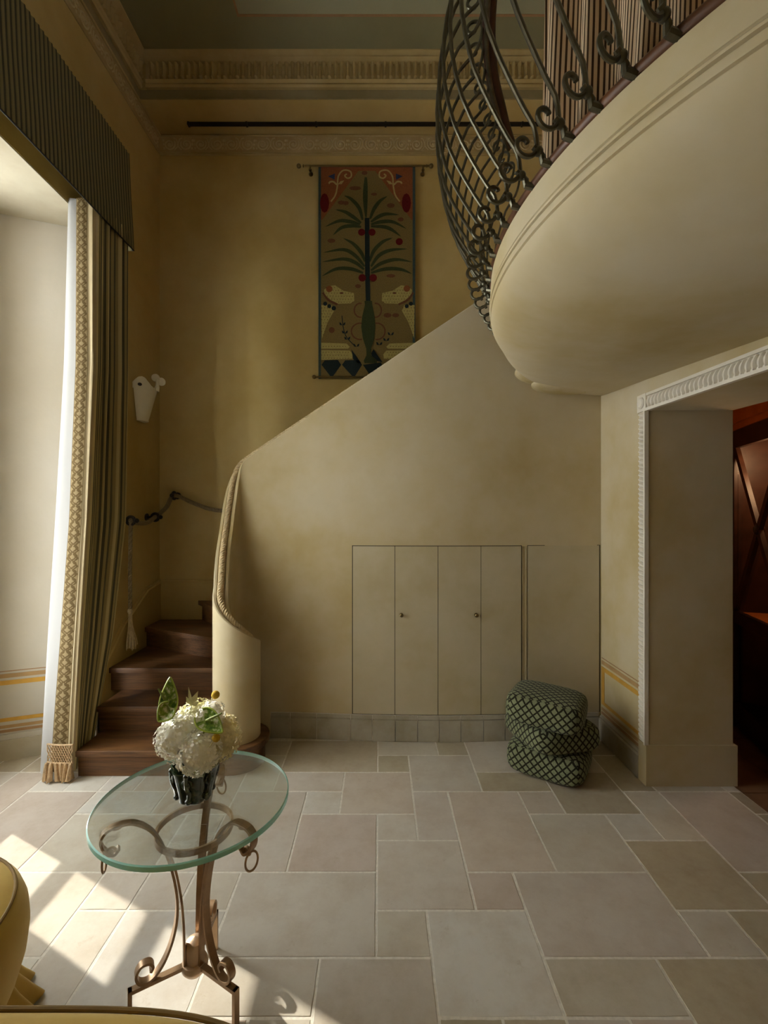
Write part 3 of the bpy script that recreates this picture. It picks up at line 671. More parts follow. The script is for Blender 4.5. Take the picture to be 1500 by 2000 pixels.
for k in range(111):
    ph = R(-78+158*k/110); r0 = min(bR(ph), 1.84); row = []
    for o, z in prof:
        x, y, z = bp(ph, r0+o, z); y = min(y, 3.45)
        if z < 2.6: z -= .055*max(0, 3.39-y)*min(1, max(0, -o-.012)/.6)
        row.append((x, y, z))
    rows.append(row)
bal = MB(); bal.grid(rows); bal.box(1.62, 3.5, .15, 3.51, 2.55, 2.76)
bo = bal.build('balcony', 'plaster', kind='structure')
for (c_, s_, rz) in (((1.185, 3.19, 2.615), (.255, .22, .078), 0), ((1.335, 3.24, 2.545), (.275, .22, .060), 0)):
    mb = MB(); mb.sphere((0, 0, 0), 1, seg=40, rings=20); o = mb.build('moulding', 'plaster', bo); o.location = c_; o.scale = s_; o.rotation_euler = (0, 0, rz)
MB().box(2.05, 2.35, 1.7, 2.1, 2.48, 2.6).build('core', 'plaster', bo)

# railing: one bar shape turned about the balcony centre
ra = empty('balcony_railing', 'bellied wrought iron railing with curled feet around the curved balcony', 'railing', (BC.x, BC.y, 2.78))
def curl(cx_, cz_, r0, a0, turns, sgn, n=20):
    return [(cx_+(r0*(1-.72*k/n))*math.cos(a0+sgn*turns*2*PI*k/n), cz_+(r0*(1-.72*k/n))*math.sin(a0+sgn*turns*2*PI*k/n)) for k in range(n+1)]
ZB0 = 2.80
c1 = curl(.080, .040, .046, R(165), .95, 1)           # starts at the inner side, goes down and outwards, then up and in
low = [(p[0], p[1]-.0) for p in c1][::-1]
mid = [(.046, .105), (.078, .15), (.140, .25), (.205, .38), (.245, .55), (.245, .72), (.215, .88), (.150, 1.03), (.075, 1.10), (.046, 1.16)]
c2 = curl(.080, 1.225, .046, R(195), .95, -1)
pr = low+mid+c2
bar = MB(); sp = spline([(-a, 0, b) for a, b in pr], 2); sp = resample([Vector(p) for p in sp], .022) if False else sp
bar.tube(sp, .0078, 8); bm_ = bar.mesh('bar', 'iron')
ft = MB(); ft.sphere((-.030, 0, .028), .0155, seg=10, rings=7); ft.tube([(-.048, 0, .040), (-.030, 0, .028), (-.010, 0, .010)], .0095, 8); ft.tube([(-.016, 0, .014), (-.008, .004, -.006)], .011, 8); ft.tube([(-.014, 0, -.004), (.010, -.012, -.016)], .0125, 8)
fm_ = ft.mesh('foot', 'iron')
n = 0; ph = R(-46)
while ph < R(50):
    r0 = bR(ph)
    b = bpy.data.objects.new('baluster', bm_); COL.objects.link(b); b.parent = ra; b.location = (-(r0+.005)*math.cos(ph), (r0+.005)*math.sin(ph), ZB0-2.78-.015); b.rotation_euler = (0, 0, -ph)
    f = bpy.data.objects.new('foot', fm_); COL.objects.link(f); f.parent = b
    ph += .108/r0; n += 1
def arc_tube(o_, z, r, p0, p1, nm, mat, zs=1, seg=10, par=ra):
    P_ = [(-(bR(R(d))+o_)*math.cos(R(d)), (bR(R(d))+o_)*math.sin(R(d)), z-2.78) for d in [p0+(p1-p0)*k/70 for k in range(71)]]
    return MB().tube(P_, r, seg).build(nm, mat, par)
arc_tube(-.012, 2.782, .019, -60, 50, 'bottom_rail', 'rail_wood')
arc_tube(.010, 4.02, .034, -60, 39, 'handrail', 'dark_wood')
arc_tube(.020, 3.99, .012, -60, 39, 'top_bar', 'iron')
# striped drape behind the railing
rows = []; uvs = []
n = 260
for k in range(9):
    z = 2.77+2.55*k/8; row = []; uu = []
    for q in range(n+1):
        ph = R(-62+(56.2-2.6*(z-2.77))*q/n); s = q/n*1.66; am = .036; w = math.sin(s*2*PI/.21+.3*math.sin(z*2))+.4*math.sin(s*2*PI/.093+1); r = 1.635+am*w-.012*k/8+(.0 if q < n-8 else 0)
        row.append(bp(ph, r, z)); uu.append((s*1.15+.004*math.sin(k+q*.1), z))
    rows.append(row); uvs.append(uu)
MB().grid(rows, uvs=uvs).build('striped_drape', 'ticking', None, 'cream and brown ticking striped drape hanging behind the balcony railing', 'curtain')

# ------------------------------------------------------------ left curtain and valance
cur = empty('curtain', 'tall olive striped curtain with embroidered edge and tassel at the left window', 'curtain', (-1.95, 3.05, 0))
ZT = 3.66
KEY = [  # z : L0, L1, trim0, trim1, strip end, fold end  (x,y)
 (0.05, (-2.135, 2.945), (-2.095, 2.885), (-2.030, 2.872), (-1.925, 2.868), (-1.890, 2.880), (-1.915, 3.10)),
 (0.35, (-2.120, 2.950), (-2.080, 2.890), (-2.015, 2.877), (-1.915, 2.872), (-1.878, 2.885), (-1.925, 3.21)),
 (0.80, (-2.105, 2.960), (-2.055, 2.900), (-1.985, 2.885), (-1.895, 2.880), (-1.860, 2.895), (-1.880, 3.27)),
 (1.60, (-2.075, 2.980), (-2.015, 2.925), (-1.945, 2.915), (-1.865, 2.915), (-1.830, 2.935), (-1.840, 3.36)),
 (2.60, (-2.035, 3.000), (-1.975, 2.960), (-1.930, 2.955), (-1.855, 2.960), (-1.815, 2.985), (-1.830, 3.38)),
 (ZT, (-2.010, 3.005), (-1.965, 2.985), (-1.945, 2.985), (-1.880, 2.990), (-1.825, 3.020), (-1.830, 3.385))]
def kp(z, c):
    c += 1
    for a, b in zip(KEY, KEY[1:]):
        if z <= b[0]+1e-6:
            t = max(0, (z-a[0])/(b[0]-a[0])); return Vector((a[c][0]+(b[c][0]-a[c][0])*t, a[c][1]+(b[c][1]-a[c][1])*t))
    return Vector(KEY[-1][c])
NZ = 40
def sheet(c0, c1, n, fn, nm, mat, u1=None):
    rows = []; uvs = []
    for k in range(NZ+1):
        z = .05+(ZT-.05)*k/NZ; a, b = kp(z, c0), kp(z, c1); t = (b-a); nn = Vector((t.y, -t.x)).normalized(); row = []; uu = []
        for q in range(n+1):
            s = q/n; p = a+t*s+nn*fn(s, z); row.append((p.x, p.y, z)); uu.append((s if u1 is None else s*u1, z))
        rows.append(row); uvs.append(uu)
    return under(MB().grid(rows, uvs=uvs), nm, mat, cur)
sheet(1, 1, 1, lambda s, z: 0, 'hem', 'lining') if False else None
def lin():
    rows = []
    for k in range(NZ+1):
        z = .03+(ZT-.03)*k/NZ; a = kp(z, 0)+Vector((-.015, .05)); b = kp(z, 0); c = kp(z, 1); d = kp(z, 2); P_ = spline([(a.x, a.y, z), (b.x, b.y, z), ((b.x+c.x)/2, (b.y+c.y)/2-.012*(1+.5*math.sin(z*1.7)), z), (c.x, c.y, z), (d.x, d.y+.004, z)], 4); rows.append([tuple(p) for p in P_])
    return under(MB().grid(rows), 'lining', 'lining', cur)
lin()
sheet(2, 3, 6, lambda s, z: .006*math.sin(s*PI), 'embroidered_trim', 'trim')
sheet(3, 4, 8, lambda s, z: .010*math.sin(s*PI)+.004*math.sin(s*9+z), 'edge_band', 'tan_cloth')
sheet(4, 5, 110, lambda s, z: .024*math.sin(s*PI*10.5-1.1+.25*math.sin(z*1.3))*min(1, .25+z*.9)*min(1, s*8+.1)+.006*math.sin(s*61), 'drape', 'drape', .95)
# tassel fringe at the foot of the curtain
tf = MB(); a, b = Vector((-2.035, 2.858)), Vector((-1.878, 2.850))
for k in range(10):
    for dr in (1, -1):
        pts = []
        for q in range(7):
            s = (k+.5)/10 + dr*(q/6-.5)*.35; s = max(0, min(1, s)); p = a.lerp(b, s); pts.append((p.x, p.y-.004*(1+dr*.4)-.002, .225-.105*q/6))
        tf.tube(pts, .0034, 5)
for s0, z0 in ((0, .228), (0, .118)): tf.tube([(a.x-.003, a.y-.004, z0), ((a.x+b.x)/2, (a.y+b.y)/2-.008, z0-.003), (b.x+.003, b.y-.004, z0)], .006, 6)
under(tf, 'netted_fringe', 'tassel', cur)
tm_ = MB()
for s in range(14):
    a_ = 2*PI*s/14; rr_ = rnd.uniform(.6, 1)
    tm_.tube([(.004*math.cos(a_), .004*math.sin(a_), 0), (.010*rr_*math.cos(a_), .010*rr_*math.sin(a_), -.03), (.015*rr_*math.cos(a_), .014*rr_*math.sin(a_), -.105+rnd.uniform(-.006, .004))], .0042, 5)
tm_.sphere((0, 0, -.004), .009, seg=8, rings=5)
tms = tm_.mesh('tassel', 'tassel')
for k in range(11):
    p = a.lerp(b, (k+.1)/10.2); o = bpy.data.objects.new('tassel', tms); COL.objects.link(o); o.parent = cur
    o.location = Vector((p.x-.004, p.y-.012+.01*(k % 2), .115))-cur.location; o.rotation_euler = (rnd.uniform(-.08, .12), rnd.uniform(-.06, .18), rnd.uniform(0, 6))
# valance
val = empty('valance', 'olive striped flared pelmet above the left window', 'valance', (-1.9, 1.4, 3.56))
rows = []; uvs = []; ny = 900
for (dx, z) in ((-.036, 4.27), (-.022, 3.95), (-.006, 3.70), (0, 3.56)):
    row = []; uu = []
    for q in range(ny+1):
        y = -.25+3.66*q/ny; row.append((-1.80+dx+.0035*math.sin(y*2*PI/.0333), y+.0, z)); uu.append((y, z))
    rows.append(row); uvs.append(uu)
under(MB().grid(rows, uvs=uvs, flip=True), 'front', 'valance', val)
e = MB(); e.add([(-1.80, 3.41, 3.56), (-1.836, 3.41, 4.27), (-2.0, 3.41, 4.27), (-2.0, 3.41, 3.56)], [(0, 1, 2, 3)], uvs=[(0, 0), (0, 1), (.16, 1), (.16, 0)]); under(e, 'return', 'valance', val)
under(MB().box(-2.0, -1.84, -.25, 3.405, 4.24, 4.262), 'top_board', 'valance', val)
under(MB().tube([(-1.80, -.25, 3.562), (-1.80, 3.41, 3.562)], .005, 6), 'bottom_cord', 'black', val)

# ------------------------------------------------------------ tapestry
tp = empty('tapestry', 'woven wall hanging with palm tree and two spotted cats on a brass rod', 'wall hanging', (-.115, 4.20, 3.8))
YT = 4.185
def T(px, py, d=0): s = YT/F; return ((px-742)*s, YT-d, EYE+(1000-py)*s)
def tpoly(pts, d, mb): mb.add([T(x, y, d) for x, y in pts], [tuple(range(len(pts)))])
def tshape(shapes, d, mat, nm):
    for s in shapes:                       # a shape is one outline, or a Strip of quads
        mb = MB()
        for q in (s if isinstance(s, Strip) else [s]): tpoly(q, d, mb)
        o = under(mb, nm, mat, tp, smooth=False)
    return o
class Strip(list): pass
def one(l): return [Strip(l)]
mb = MB(); x0, _, z1 = T(622, 326); x1, _, z0 = T(811, 740); mb.box(x0, x1, YT, YT+.008, z0, z1); under(mb, 'cloth', 'tap_ground', tp)
tshape([[(622, 740), (627, 740), (627, 324), (622, 324)], [(806, 740), (811, 740), (811, 324), (806, 324)]], .002, 'tap_border', 'border')
tshape([[(627, 334), (627, 326), (806, 326), (806, 334)], [(627, 334), (700, 334), (629, 430), (627, 430)], [(806, 430), (804, 430), (733, 334), (806, 334)]], .0015, 'tap_red', 'corner_field')
def strip(pts, w, taper=True):
    P = spline([(x, y, 0) for x, y in pts], 5); n = len(P); L = []; Rr = []
    for i, p in enumerate(P):
        t = (P[min(i+1, n-1)]-P[max(i-1, 0)]).normalized(); k = w*(math.sin(PI*(.12+.88*i/(n-1)))**.7 if taper else 1)
        L.append((p.x-t.y*k, p.y+t.x*k)); Rr.append((p.x+t.y*k, p.y-t.x*k))
    out = []
    for i in range(n-1): out.append([L[i], L[i+1], Rr[i+1], Rr[i]])
    return [Strip(out)]
def c1_(x, y): return (570+x/5.172, 310+y/5.172)
def c2_(x, y): return (600+x/6.25, 540+y/6.25)
fr = []
for pl_ in ([(715, 620), (680, 500), (600, 410), (530, 375)], [(700, 650), (620, 590), (540, 540), (440, 515)], [(690, 665), (600, 640), (480, 630), (335, 690)], [(700, 690), (600, 680), (500, 700), (415, 775)],
    [(790, 610), (830, 510), (890, 430), (965, 380)], [(800, 640), (880, 585), (960, 560), (1085, 570)], [(800, 665), (900, 640), (1020, 640), (1160, 710)], [(800, 685), (930, 690), (1010, 720), (1105, 790)],
    [(740, 1040), (700, 950), (620, 860), (520, 805)], [(735, 1090), (640, 980), (520, 920), (315, 950)], [(730, 1120), (640, 1050), (520, 1015), (300, 1045)], [(720, 1155), (600, 1115), (450, 1115), (300, 1190)],
    [(785, 1040), (830, 930), (920, 840), (1020, 800)], [(800, 1090), (880, 980), (1000, 925), (1170, 912)], [(800, 1130), (900, 1060), (1050, 1020), (1220, 1045)], [(800, 1155), (950, 1115), (1100, 1120), (1215, 1165)]):
    fr += strip([c1_(*q) for q in pl_], 3.6)
fr += strip([c1_(748, 190), c1_(742, 400), c1_(750, 620)], 4.6)
tshape(fr, .003, 'tap_green', 'palm_fronds')
tshape(strip([c1_(760, 600), c1_(762, 900), c1_(765, 1200), c2_(740, 150), c2_(745, 330)], 4.6, False), .0035, 'tap_navy', 'palm_trunk')
def disc(x, y, r, n=12, sx=1, sy=1): return [(x+r*sx*math.cos(2*PI*k/n), y+r*sy*math.sin(2*PI*k/n)) for k in range(n)]
tshape([disc(*c1_(705, 745), 7), disc(*c1_(810, 745), 7), disc(*c1_(712, 1205), 7.5), disc(*c1_(822, 1205), 7.5), disc(*c1_(331, 450), 10.5, sx=.85, sy=1.8), disc(*c1_(1157, 450), 10.5, sx=.85, sy=1.8), disc(*c1_(1085, 840), 7)], .0036, 'tap_crimson', 'fruit')
sw = []
for m in (0, 1):
    f = (lambda x, y: c1_(x, y)) if not m else (lambda x, y: c1_(1485-x, y))
    sw += strip([f(395, 435), f(440, 370), (f(460, 280)), f(470, 180), f(520, 120), f(590, 130), f(600, 180), f(565, 200), f(535, 175), f(555, 155)], 1.5, False)+strip([f(455, 265), f(420, 235), f(385, 238), f(375, 255)], 1.7, False)
    sw += [[f(465, 262), f(490, 230), f(530, 220), f(505, 258)]]
tshape(sw, .003, 'tap_cream', 'scroll')
tshape([[c1_(365, 180), c1_(435, 152), c1_(432, 215)], [c1_(1120, 180), c1_(1050, 152), c1_(1053, 215)]], .003, 'tap_blue', 'heart')
fl_ = [(640, 300, 12, .35), (830, 360, 6, .5), (735, 145, 6, .7), (500, 445, 7, .6), (545, 450, 6, .7), (1000, 475, 8, .6), (1100, 615, 6, .7), (400, 830, 8, .55), (1000, 1185, 9, .4)]
tshape([disc(*c1_(x, y), r, 8, 1, s) for x, y, r, s in fl_]+[disc(*c2_(620, 120), 6, 8, 1, .7), disc(*c2_(980, 475), 8, 8, 1, .6), disc(*c2_(1080, 475), 7, 8, 1, .6), disc(*c2_(300, 655), 6, 8)], .0025, 'tap_brown', 'floret')
cat = []; spots = []
for m in (0, 1):
    f = (lambda x, y: c2_(x, y)) if not m else (lambda x, y: c2_(1485-x, y))
    cat += [[f(205, 165), f(260, 120), f(340, 110), f(440, 175), f(570, 205), f(575, 300), f(530, 330), f(380, 335), f(290, 290), f(215, 225)], [f(175, 350), f(300, 350), f(330, 420), f(250, 560), f(180, 760)],
            [f(172, 810), f(480, 820), f(520, 860), f(500, 882), f(172, 882)], [f(172, 900), f(520, 905), f(555, 950), f(550, 1005), f(172, 1020)]]
    for yy in range(135, 1010, 36):
        for xx in range(180, 560, 34):
            x_ = xx+(17 if (yy//36) % 2 else 0)
            ok = (yy < 330 and 215 < x_ < 560 and yy > 125+max(0, (x_-330))*.35 and yy < 240+(x_-200)*.45) or (360 < yy < 740 and x_ < 320-(yy-400)*.33) or (820 < yy < 875 and x_ < 480) or (910 < yy < 1010 and x_ < 520)
            if ok: spots.append(disc(*f(x_, yy), .9, 5))
tshape(cat, .003, 'tap_yellow', 'spotted_cat'); tshape(one(spots), .004, 'tap_brown', 'fur_spots')['kind'] = 'stuff'
tshape([disc(*c2_(270, 155), 6.5), disc(*c2_(1215, 150), 6.5)], .0042, 'tap_red', 'ear')
tshape([disc(*c2_(420, 205), 4, 8, 1, .5), disc(*c2_(1065, 205), 4, 8, 1, .5)]+strip([c2_(190, 200), c2_(260, 290), c2_(370, 345)], 2, False)+strip([c2_(1295, 200), c2_(1225, 290), c2_(1115, 345)], 2, False), .0045, 'tap_brown', 'collar')
tshape([disc(*c2_(220, 335), 4), disc(*c2_(270, 365), 4), disc(*c2_(325, 390), 4.5), disc(*c2_(1265, 335), 4), disc(*c2_(1215, 365), 4)], .0048, 'tap_navy', 'collar_bead')
vase = [(700, 300), (705, 350), (670, 500), (660, 620), (680, 760), (720, 880), (725, 960), (690, 1030), (700, 1060), (850, 1060), (850, 1020), (775, 960), (780, 880), (820, 760), (832, 620), (825, 500), (795, 350), (790, 300)]
tshape([[c2_(*q) for q in vase]], .005, 'tap_green', 'urn')
hd = []
for (cx_, cy_, rx, ry) in ((650, 415, 75, 85), (835, 415, 70, 85), (650, 672, 110, 100), (850, 672, 100, 100)):
    hd += strip([c2_(cx_+rx*math.cos(a), cy_+ry*math.sin(a)) for a in ([R(80+20*k) for k in range(11)] if cx_ < 700 else [R(-100+20*k) for k in range(11)])], 1.4, False)
tshape(hd, .0045, 'tap_brown', 'urn_handle')
dm = [[c2_(175, 1080), c2_(215, 1025), c2_(375, 1020), c2_(415, 1080), c2_(300, 1240)], [c2_(425, 1080), c2_(465, 1025), c2_(625, 1020), c2_(670, 1080), c2_(570, 1240)], [c2_(540, 890), c2_(660, 1060), c2_(620, 1060), c2_(560, 1010)], [c2_(680, 1080), c2_(900, 1050), c2_(920, 1100), c2_(790, 1240)], [c2_(810, 890), c2_(920, 1050), c2_(800, 1020), c2_(780, 940)]]
tshape(dm, .004, 'tap_navy', 'diamond')
lf = []
for (x, y, a) in ((430, 590, 0), (460, 690, .3), (490, 765, .5), (600, 850, .8), (880, 830, -.8), (965, 780, -.5), (1020, 710, -.3)):
    for s in (-1, 1):
        lf.append([c2_(x, y+10), c2_(x+s*18, y-22), c2_(x+s*38, y-28), c2_(x+s*30, y+5)])
lf += strip([c2_(425, 480), c2_(440, 620), c2_(480, 740), c2_(590, 860)], .8, False)
tshape(lf, .004, 'tap_navy', 'leaf_spray')
def rod(z, x0, x1, nm):
    mb = MB(); mb.tube([(x0, YT-.012, z), (x1, YT-.012, z)], .0075, 10)
    under(mb, nm, 'knob', tp)
zr = T(0, 326)[2]
rod(zr, T(596, 0)[0], T(838, 0)[0], 'brass_rod')
for px in (584, 842): under(MB().sphere((T(px, 0)[0], YT-.012, zr), .020, seg=14, rings=9).sphere((T(px+(9 if px < 700 else -9), 0)[0], YT-.012, zr), .013, sx=.6), 'finial', 'knob', tp)
for px in (606, 826):
    under(MB().lathe([(0, 4.162), (.010, 4.162), (.014, 4.172), (.010, 4.185), (.008, 4.205), (.020, 4.222), (.020, 4.231)], (T(px, 0)[0], 0, zr-.035), 12, 'y').tube([(T(px, 0)[0], YT-.012, zr-.04), (T(px, 0)[0], YT-.012, zr+.004)], .008, 8), 'rod_bracket', 'knob', tp)
zr2 = T(0, 737)[2]; rod(zr2, T(618, 0)[0], T(811, 0)[0], 'bottom_rod'); under(MB().sphere((T(614, 0)[0], YT-.012, zr2), .019, seg=12, rings=8), 'finial', 'knob', tp)

# ------------------------------------------------------------ cushions in a stack
def cushion(cx_, cy_, z0, sx, sy, h, rz, tilt, label):
    N = 18; mb = MB()
    faces = []
    def sup(u, v, w):                      # cube point to rounded cushion
        x, y, z = u, v, w; e = 5.0
        k = (abs(x)**e+abs(y)**e+abs(z)**e)**(-1/e); x, y, z = x*k, y*k, z*k
        puff = 1+.10*(1-x*x)*(1-y*y)
        return (x*sx/2*(1+.035*(1-z*z)), y*sy/2*(1+.035*(1-z*z)), z*h/2*puff*1.0)
    for ax in range(3):
        for sg in (-1, 1):
            rows = []; uvs = []
            for i in range(N+1):
                row = []; uu = []
                for j in range(N+1):
                    a, b = -1+2*i/N, -1+2*j/N; p = [0, 0, 0]; p[ax] = sg; p[(ax+1) % 3] = a; p[(ax+2) % 3] = b
                    q = sup(*p); row.append(q)
                    if ax == 2: uu.append((q[0]*1.0, q[1]*1.25))
                    elif ax == 0: uu.append((q[1], q[2]*1.25))
                    else: uu.append((q[0], q[2]*1.25))
                rows.append(row); uvs.append(uu)
            mb.grid(rows, uvs=uvs, flip=(sg < 0))
    o = mb.build('floor_cushion', 'lattice', None, label, 'cushion', 'stacked lattice cushions'); o.location = (cx_, cy_, z0+h/2); o.rotation_euler = (tilt[0], tilt[1], rz)
    sm = MB(); P_ = []
    for k in range(60):
        a = 2*PI*k/60; c, s = math.cos(a), math.sin(a); e = 5.0; q = (abs(c)**e+abs(s)**e)**(-1/e); P_.append((c*q*sx/2*1.035, s*q*sy/2*1.035, 0))
    return o
cushion(1.10, 3.02, .002, .46, .44, .180, R(-33), (0, 0), 'green lattice patterned cushion at the bottom of the stack of three')
cushion(1.11, 3.03, .168, .455, .455, .165, R(16), (R(-1), R(2)), 'green lattice patterned cushion turned askew in the middle of the stack')
cushion(1.07, 2.985, .322, .445, .43, .178, R(-30), (R(-2), R(3)), 'green lattice patterned cushion on top of the stack of three')

# ------------------------------------------------------------ table
TC = Vector((-.622, 1.566)); ZTT = .694
tb = empty('side_table', 'round rippled glass side table on a scrolled bronze tripod', 'table', (TC.x, TC.y, 0))
g = MB(); g.lathe([(0, ZTT-.018), (.300, ZTT-.018), (.309, ZTT-.017), (.3095, ZTT-.003), (.306, ZTT), (0, ZTT)], (0, 0, 0), 96)
gt = g.build('glass_top', ['top_glass', 'glass_edge'], tb)
for p in gt.data.polygons:
    r = math.hypot(p.center.x, p.center.y)
    if r > .3045: p.material_index = 1
leg0 = None
def strip_leg(ang, first):
    d = Vector((math.cos(ang), math.sin(ang), 0)); side = Vector((-math.sin(ang), math.cos(ang), 0))
    def Q(p): return d*p[0]+Vector((0, 0, p[1]))
    lg = MB().box(-.0001, .0001, -.0001, .0001, .3, .3001) if False else None
    outer = spline([Q(p) for p in [(.222, .605), (.238, .592), (.262, .612), (.272, .643), (.258, .668), (.225, .676), (.180, .668), (.130, .625), (.095, .555), (.068, .460), (.055, .360), (.062, .280), (.084, .212), (.112, .168), (.140, .151), (.166, .158), (.176, .184), (.162, .208), (.138, .208), (.127, .192), (.134, .178)]], 5)
    o = MB().tube(outer, 0, flat=(.0045, .011), up=None).build('leg', 'bronze', tb) if False else None
    mb = MB(); n_ = len(outer); rows = []
    for i, p in enumerate(outer):
        t = (outer[min(i+1, n_-1)]-outer[max(i-1, 0)]).normalized(); u = side; w = t.cross(u); rows.append([p+u*a*.0125+w*b*.0040 for a, b in ((-1, -1), (1, -1), (1, 1), (-1, 1))])
    mb.grid(rows, closed_u=True); k = 4; mb.f.append([3, 2, 1, 0]); mb.f.append([(n_-1)*4+q for q in range(4)])
    lo_ = mb.build('leg', 'bronze', tb)
    inner = spline([Q(p) for p in [(.082, .545), (.060, .47), (.043, .37), (.035, .26), (.033, .140)]], 5); mb = MB(); n_ = len(inner); rows = []
    for i, p in enumerate(inner):
        t = (inner[min(i+1, n_-1)]-inner[max(i-1, 0)]).normalized(); w = t.cross(side); rows.append([p+side*a*.010+w*b*.0035 for a, b in ((-1, -1), (1, -1), (1, 1), (-1, 1))])
    mb.grid(rows, closed_u=True); mb.f.append([3, 2, 1, 0]); mb.f.append([(n_-1)*4+q for q in range(4)]); mb.build('brace', 'bronze', lo_)
    ft_ = MB(); pts = [Q((.02, .118)), Q((.205, .118)), Q((.205, .0))]
    for a, b, u in ((Q((.02, .140)), Q((.198, .140)), Vector((0, 0, 1))), (Q((.193, .146)), Q((.193, 0)), d)):
        t = (b-a).normalized(); ft_.add([a+side*x*.010+u*y*.006 for x, y in ((-1, -1), (1, -1), (1, 1), (-1, 1))]+[b+side*x*.010+u*y*.006 for x, y in ((-1, -1), (1, -1), (1, 1), (-1, 1))], [(3, 2, 1, 0), (4, 5, 6, 7), (0, 1, 5, 4), (1, 2, 6, 5), (2, 3, 7, 6), (3, 0, 4, 7)])
    ft_.build('foot', 'bronze', lo_)
    pd = MB().lathe([(0, .669), (.016, .669), (.0165, .6755), (0, .6758)], (0, 0, 0), 16); pd.v = [(x+d.x*.228, y+d.y*.228, z) for x, y, z in pd.v]; pd.build('pad', 'bronze', lo_)
    rg = MB(); c = Q((.262, .575)); rg.tube([c+side*.0*1+(d*.3+side*.95)*.021*math.cos(a)+Vector((0, 0, .030*math.sin(a))) for a in [2*PI*k/22 for k in range(22)]], .0035, 7, closed=True)
    rg.tube([Q((.244, .600))+side*.010*math.cos(a)*0+d*.012*math.cos(a)+Vector((0, 0, .012*math.sin(a))) for a in [2*PI*k/14 for k in range(14)]], .0045, 6, closed=True)
    rg.build('ring', 'bronze', lo_)
for k, a in enumerate((R(90), R(211), R(330))): strip_leg(a, k == 0)
MB().lathe([(0, .090), (.014, .094), (.030, .108), (.042, .124), (.044, .136), (.040, .146), (.030, .148), (.031, .196), (.027, .212), (.014, .222), (0, .225)], (0, 0, 0), 28).build('hub', 'bronze_pale', tb)
MB().tube([(.120*math.cos(2*PI*k/48), .120*math.sin(2*PI*k/48), .590) for k in range(48)], 0, closed=True, flat=(.010, .004), up=(0, 0, 1)).build('ring_stretcher', 'bronze', tb)

# ------------------------------------------------------------ vase and flowers
VX, VY, VZ = TC.x+.002, TC.y-.004, ZTT+.0005
va = empty('vase', 'dark green glass vase with ram-like scroll reliefs on the glass table', 'vase', (VX, VY, VZ))
rows = []
for (r, z) in ((0, .002), (.045, 0), (.052, .006), (.054, .02), (.059, .045), (.066, .075), (.073, .104), (.076, .112), (.070, .112), (.058, .08), (.045, .03), (0, .02)):
    rows.append([(r*(1+.05*math.cos(6*a))*math.cos(a), r*(1+.05*math.cos(6*a))*math.sin(a), z) for a in [2*PI*k/48 for k in range(48)]])
MB().grid(rows, closed_u=True).build('body', 'vase', va)
for k in range(6):
    a = R(30+60*k); rl = MB(); e = Vector((math.cos(a), math.sin(a), 0)); s = Vector((-math.sin(a), math.cos(a), 0))
    pts = []
    for q in range(16):
        aa = q*.5; rr_ = .017*(1-q/22); pts.append(e*(.068+.002*q/16)+s*rr_*math.cos(aa)+Vector((0, 0, .080+rr_*math.sin(aa))))
    rl.tube(pts, .0048, 7); rl.tube(spline([e*.074+Vector((0, 0, .105)), e*.070+Vector((0, 0, .07)), e*.060+s*.004+Vector((0, 0, .045)), e*.056+Vector((0, 0, .018))], 4), [.007]*12+[.009], 7)
    rl.sphere(tuple(e*.056+Vector((0, 0, .018))), .011, seg=8, rings=6); rl.sphere(tuple(e*.072+Vector((0, 0, .108))), .010, seg=8, rings=6)
    rl.build('relief', 'vase', va)
def head(c, r, mat, label, n=230, seed=1, stretch=(1, 1, 1), lx=0):
    rg = random.Random(seed); mb = MB()
    root = empty('hydrangea', label, 'flower', (VX, VY, VZ+.03), 'white blooms in the vase')
    for k in range(n):
        u = rg.uniform(-1, 1); ph = rg.uniform(0, 2*PI); q = math.sqrt(1-u*u); dr = Vector((q*math.cos(ph), q*math.sin(ph), u)); rad = r*rg.uniform(.84, 1.06)
        p = Vector((dr.x*stretch[0], dr.y*stretch[1], dr.z*stretch[2]))*rad+Vector(c)
        tx = dr.orthogonal().normalized(); tx.rotate(Matrix.Rotation(rg.uniform(0, 6), 3, dr)); ty = dr.cross(tx); s = r*rg.uniform(.15, .23)
        for b in range(4):
            a = PI/2*b; e = tx*math.cos(a)+ty*math.sin(a); g_ = -tx*math.sin(a)+ty*math.cos(a); lift = dr*s*rg.uniform(.15, .5)
            mb.add([p, p+e*s*.55+g_*s*.36+lift*.6, p+e*s*1.0+lift, p+e*s*.55-g_*s*.36+lift*.6], [(0, 1, 2, 3)])
    off = Vector((VX, VY, VZ+.03)); mb.v = [tuple(Vector(v)-off) for v in mb.v]
    mb.build('florets', mat, root, kind='stuff')
    st_ = MB().tube(spline([(0, 0, 0), tuple((Vector(c)-off)*.6+Vector((0, 0, -.0))), tuple(Vector(c)-off)], 5), .0035, 6); st_.build('stem', 'stem', root)
    MB().sphere(tuple(Vector(c)-off), r*.80, *stretch, seg=16, rings=10).build('core', mat, root)
def at(px, py, Y): return ((px-742)*Y/F, Y, EYE+(1000-py)*Y/F)
head(at(352, 1440, 1.50), .070, 'petal_white', 'large white hydrangea head at the left of the bouquet', 260, 1)
head(at(388, 1468, 1.475), .066, 'petal_white', 'large white hydrangea head at the front just above the vase', 260, 2)
head(at(384, 1408, 1.56), .066, 'petal_green', 'pale green-white hydrangea head in the middle top of the bouquet', 230, 3)
head(at(428, 1440, 1.58), .070, 'petal_cream', 'cream hydrangea head at the right of the bouquet', 260, 4)
head(at(412, 1397, 1.53), .046, 'petal_white', 'small white bloom behind the right anthurium', 150, 5)
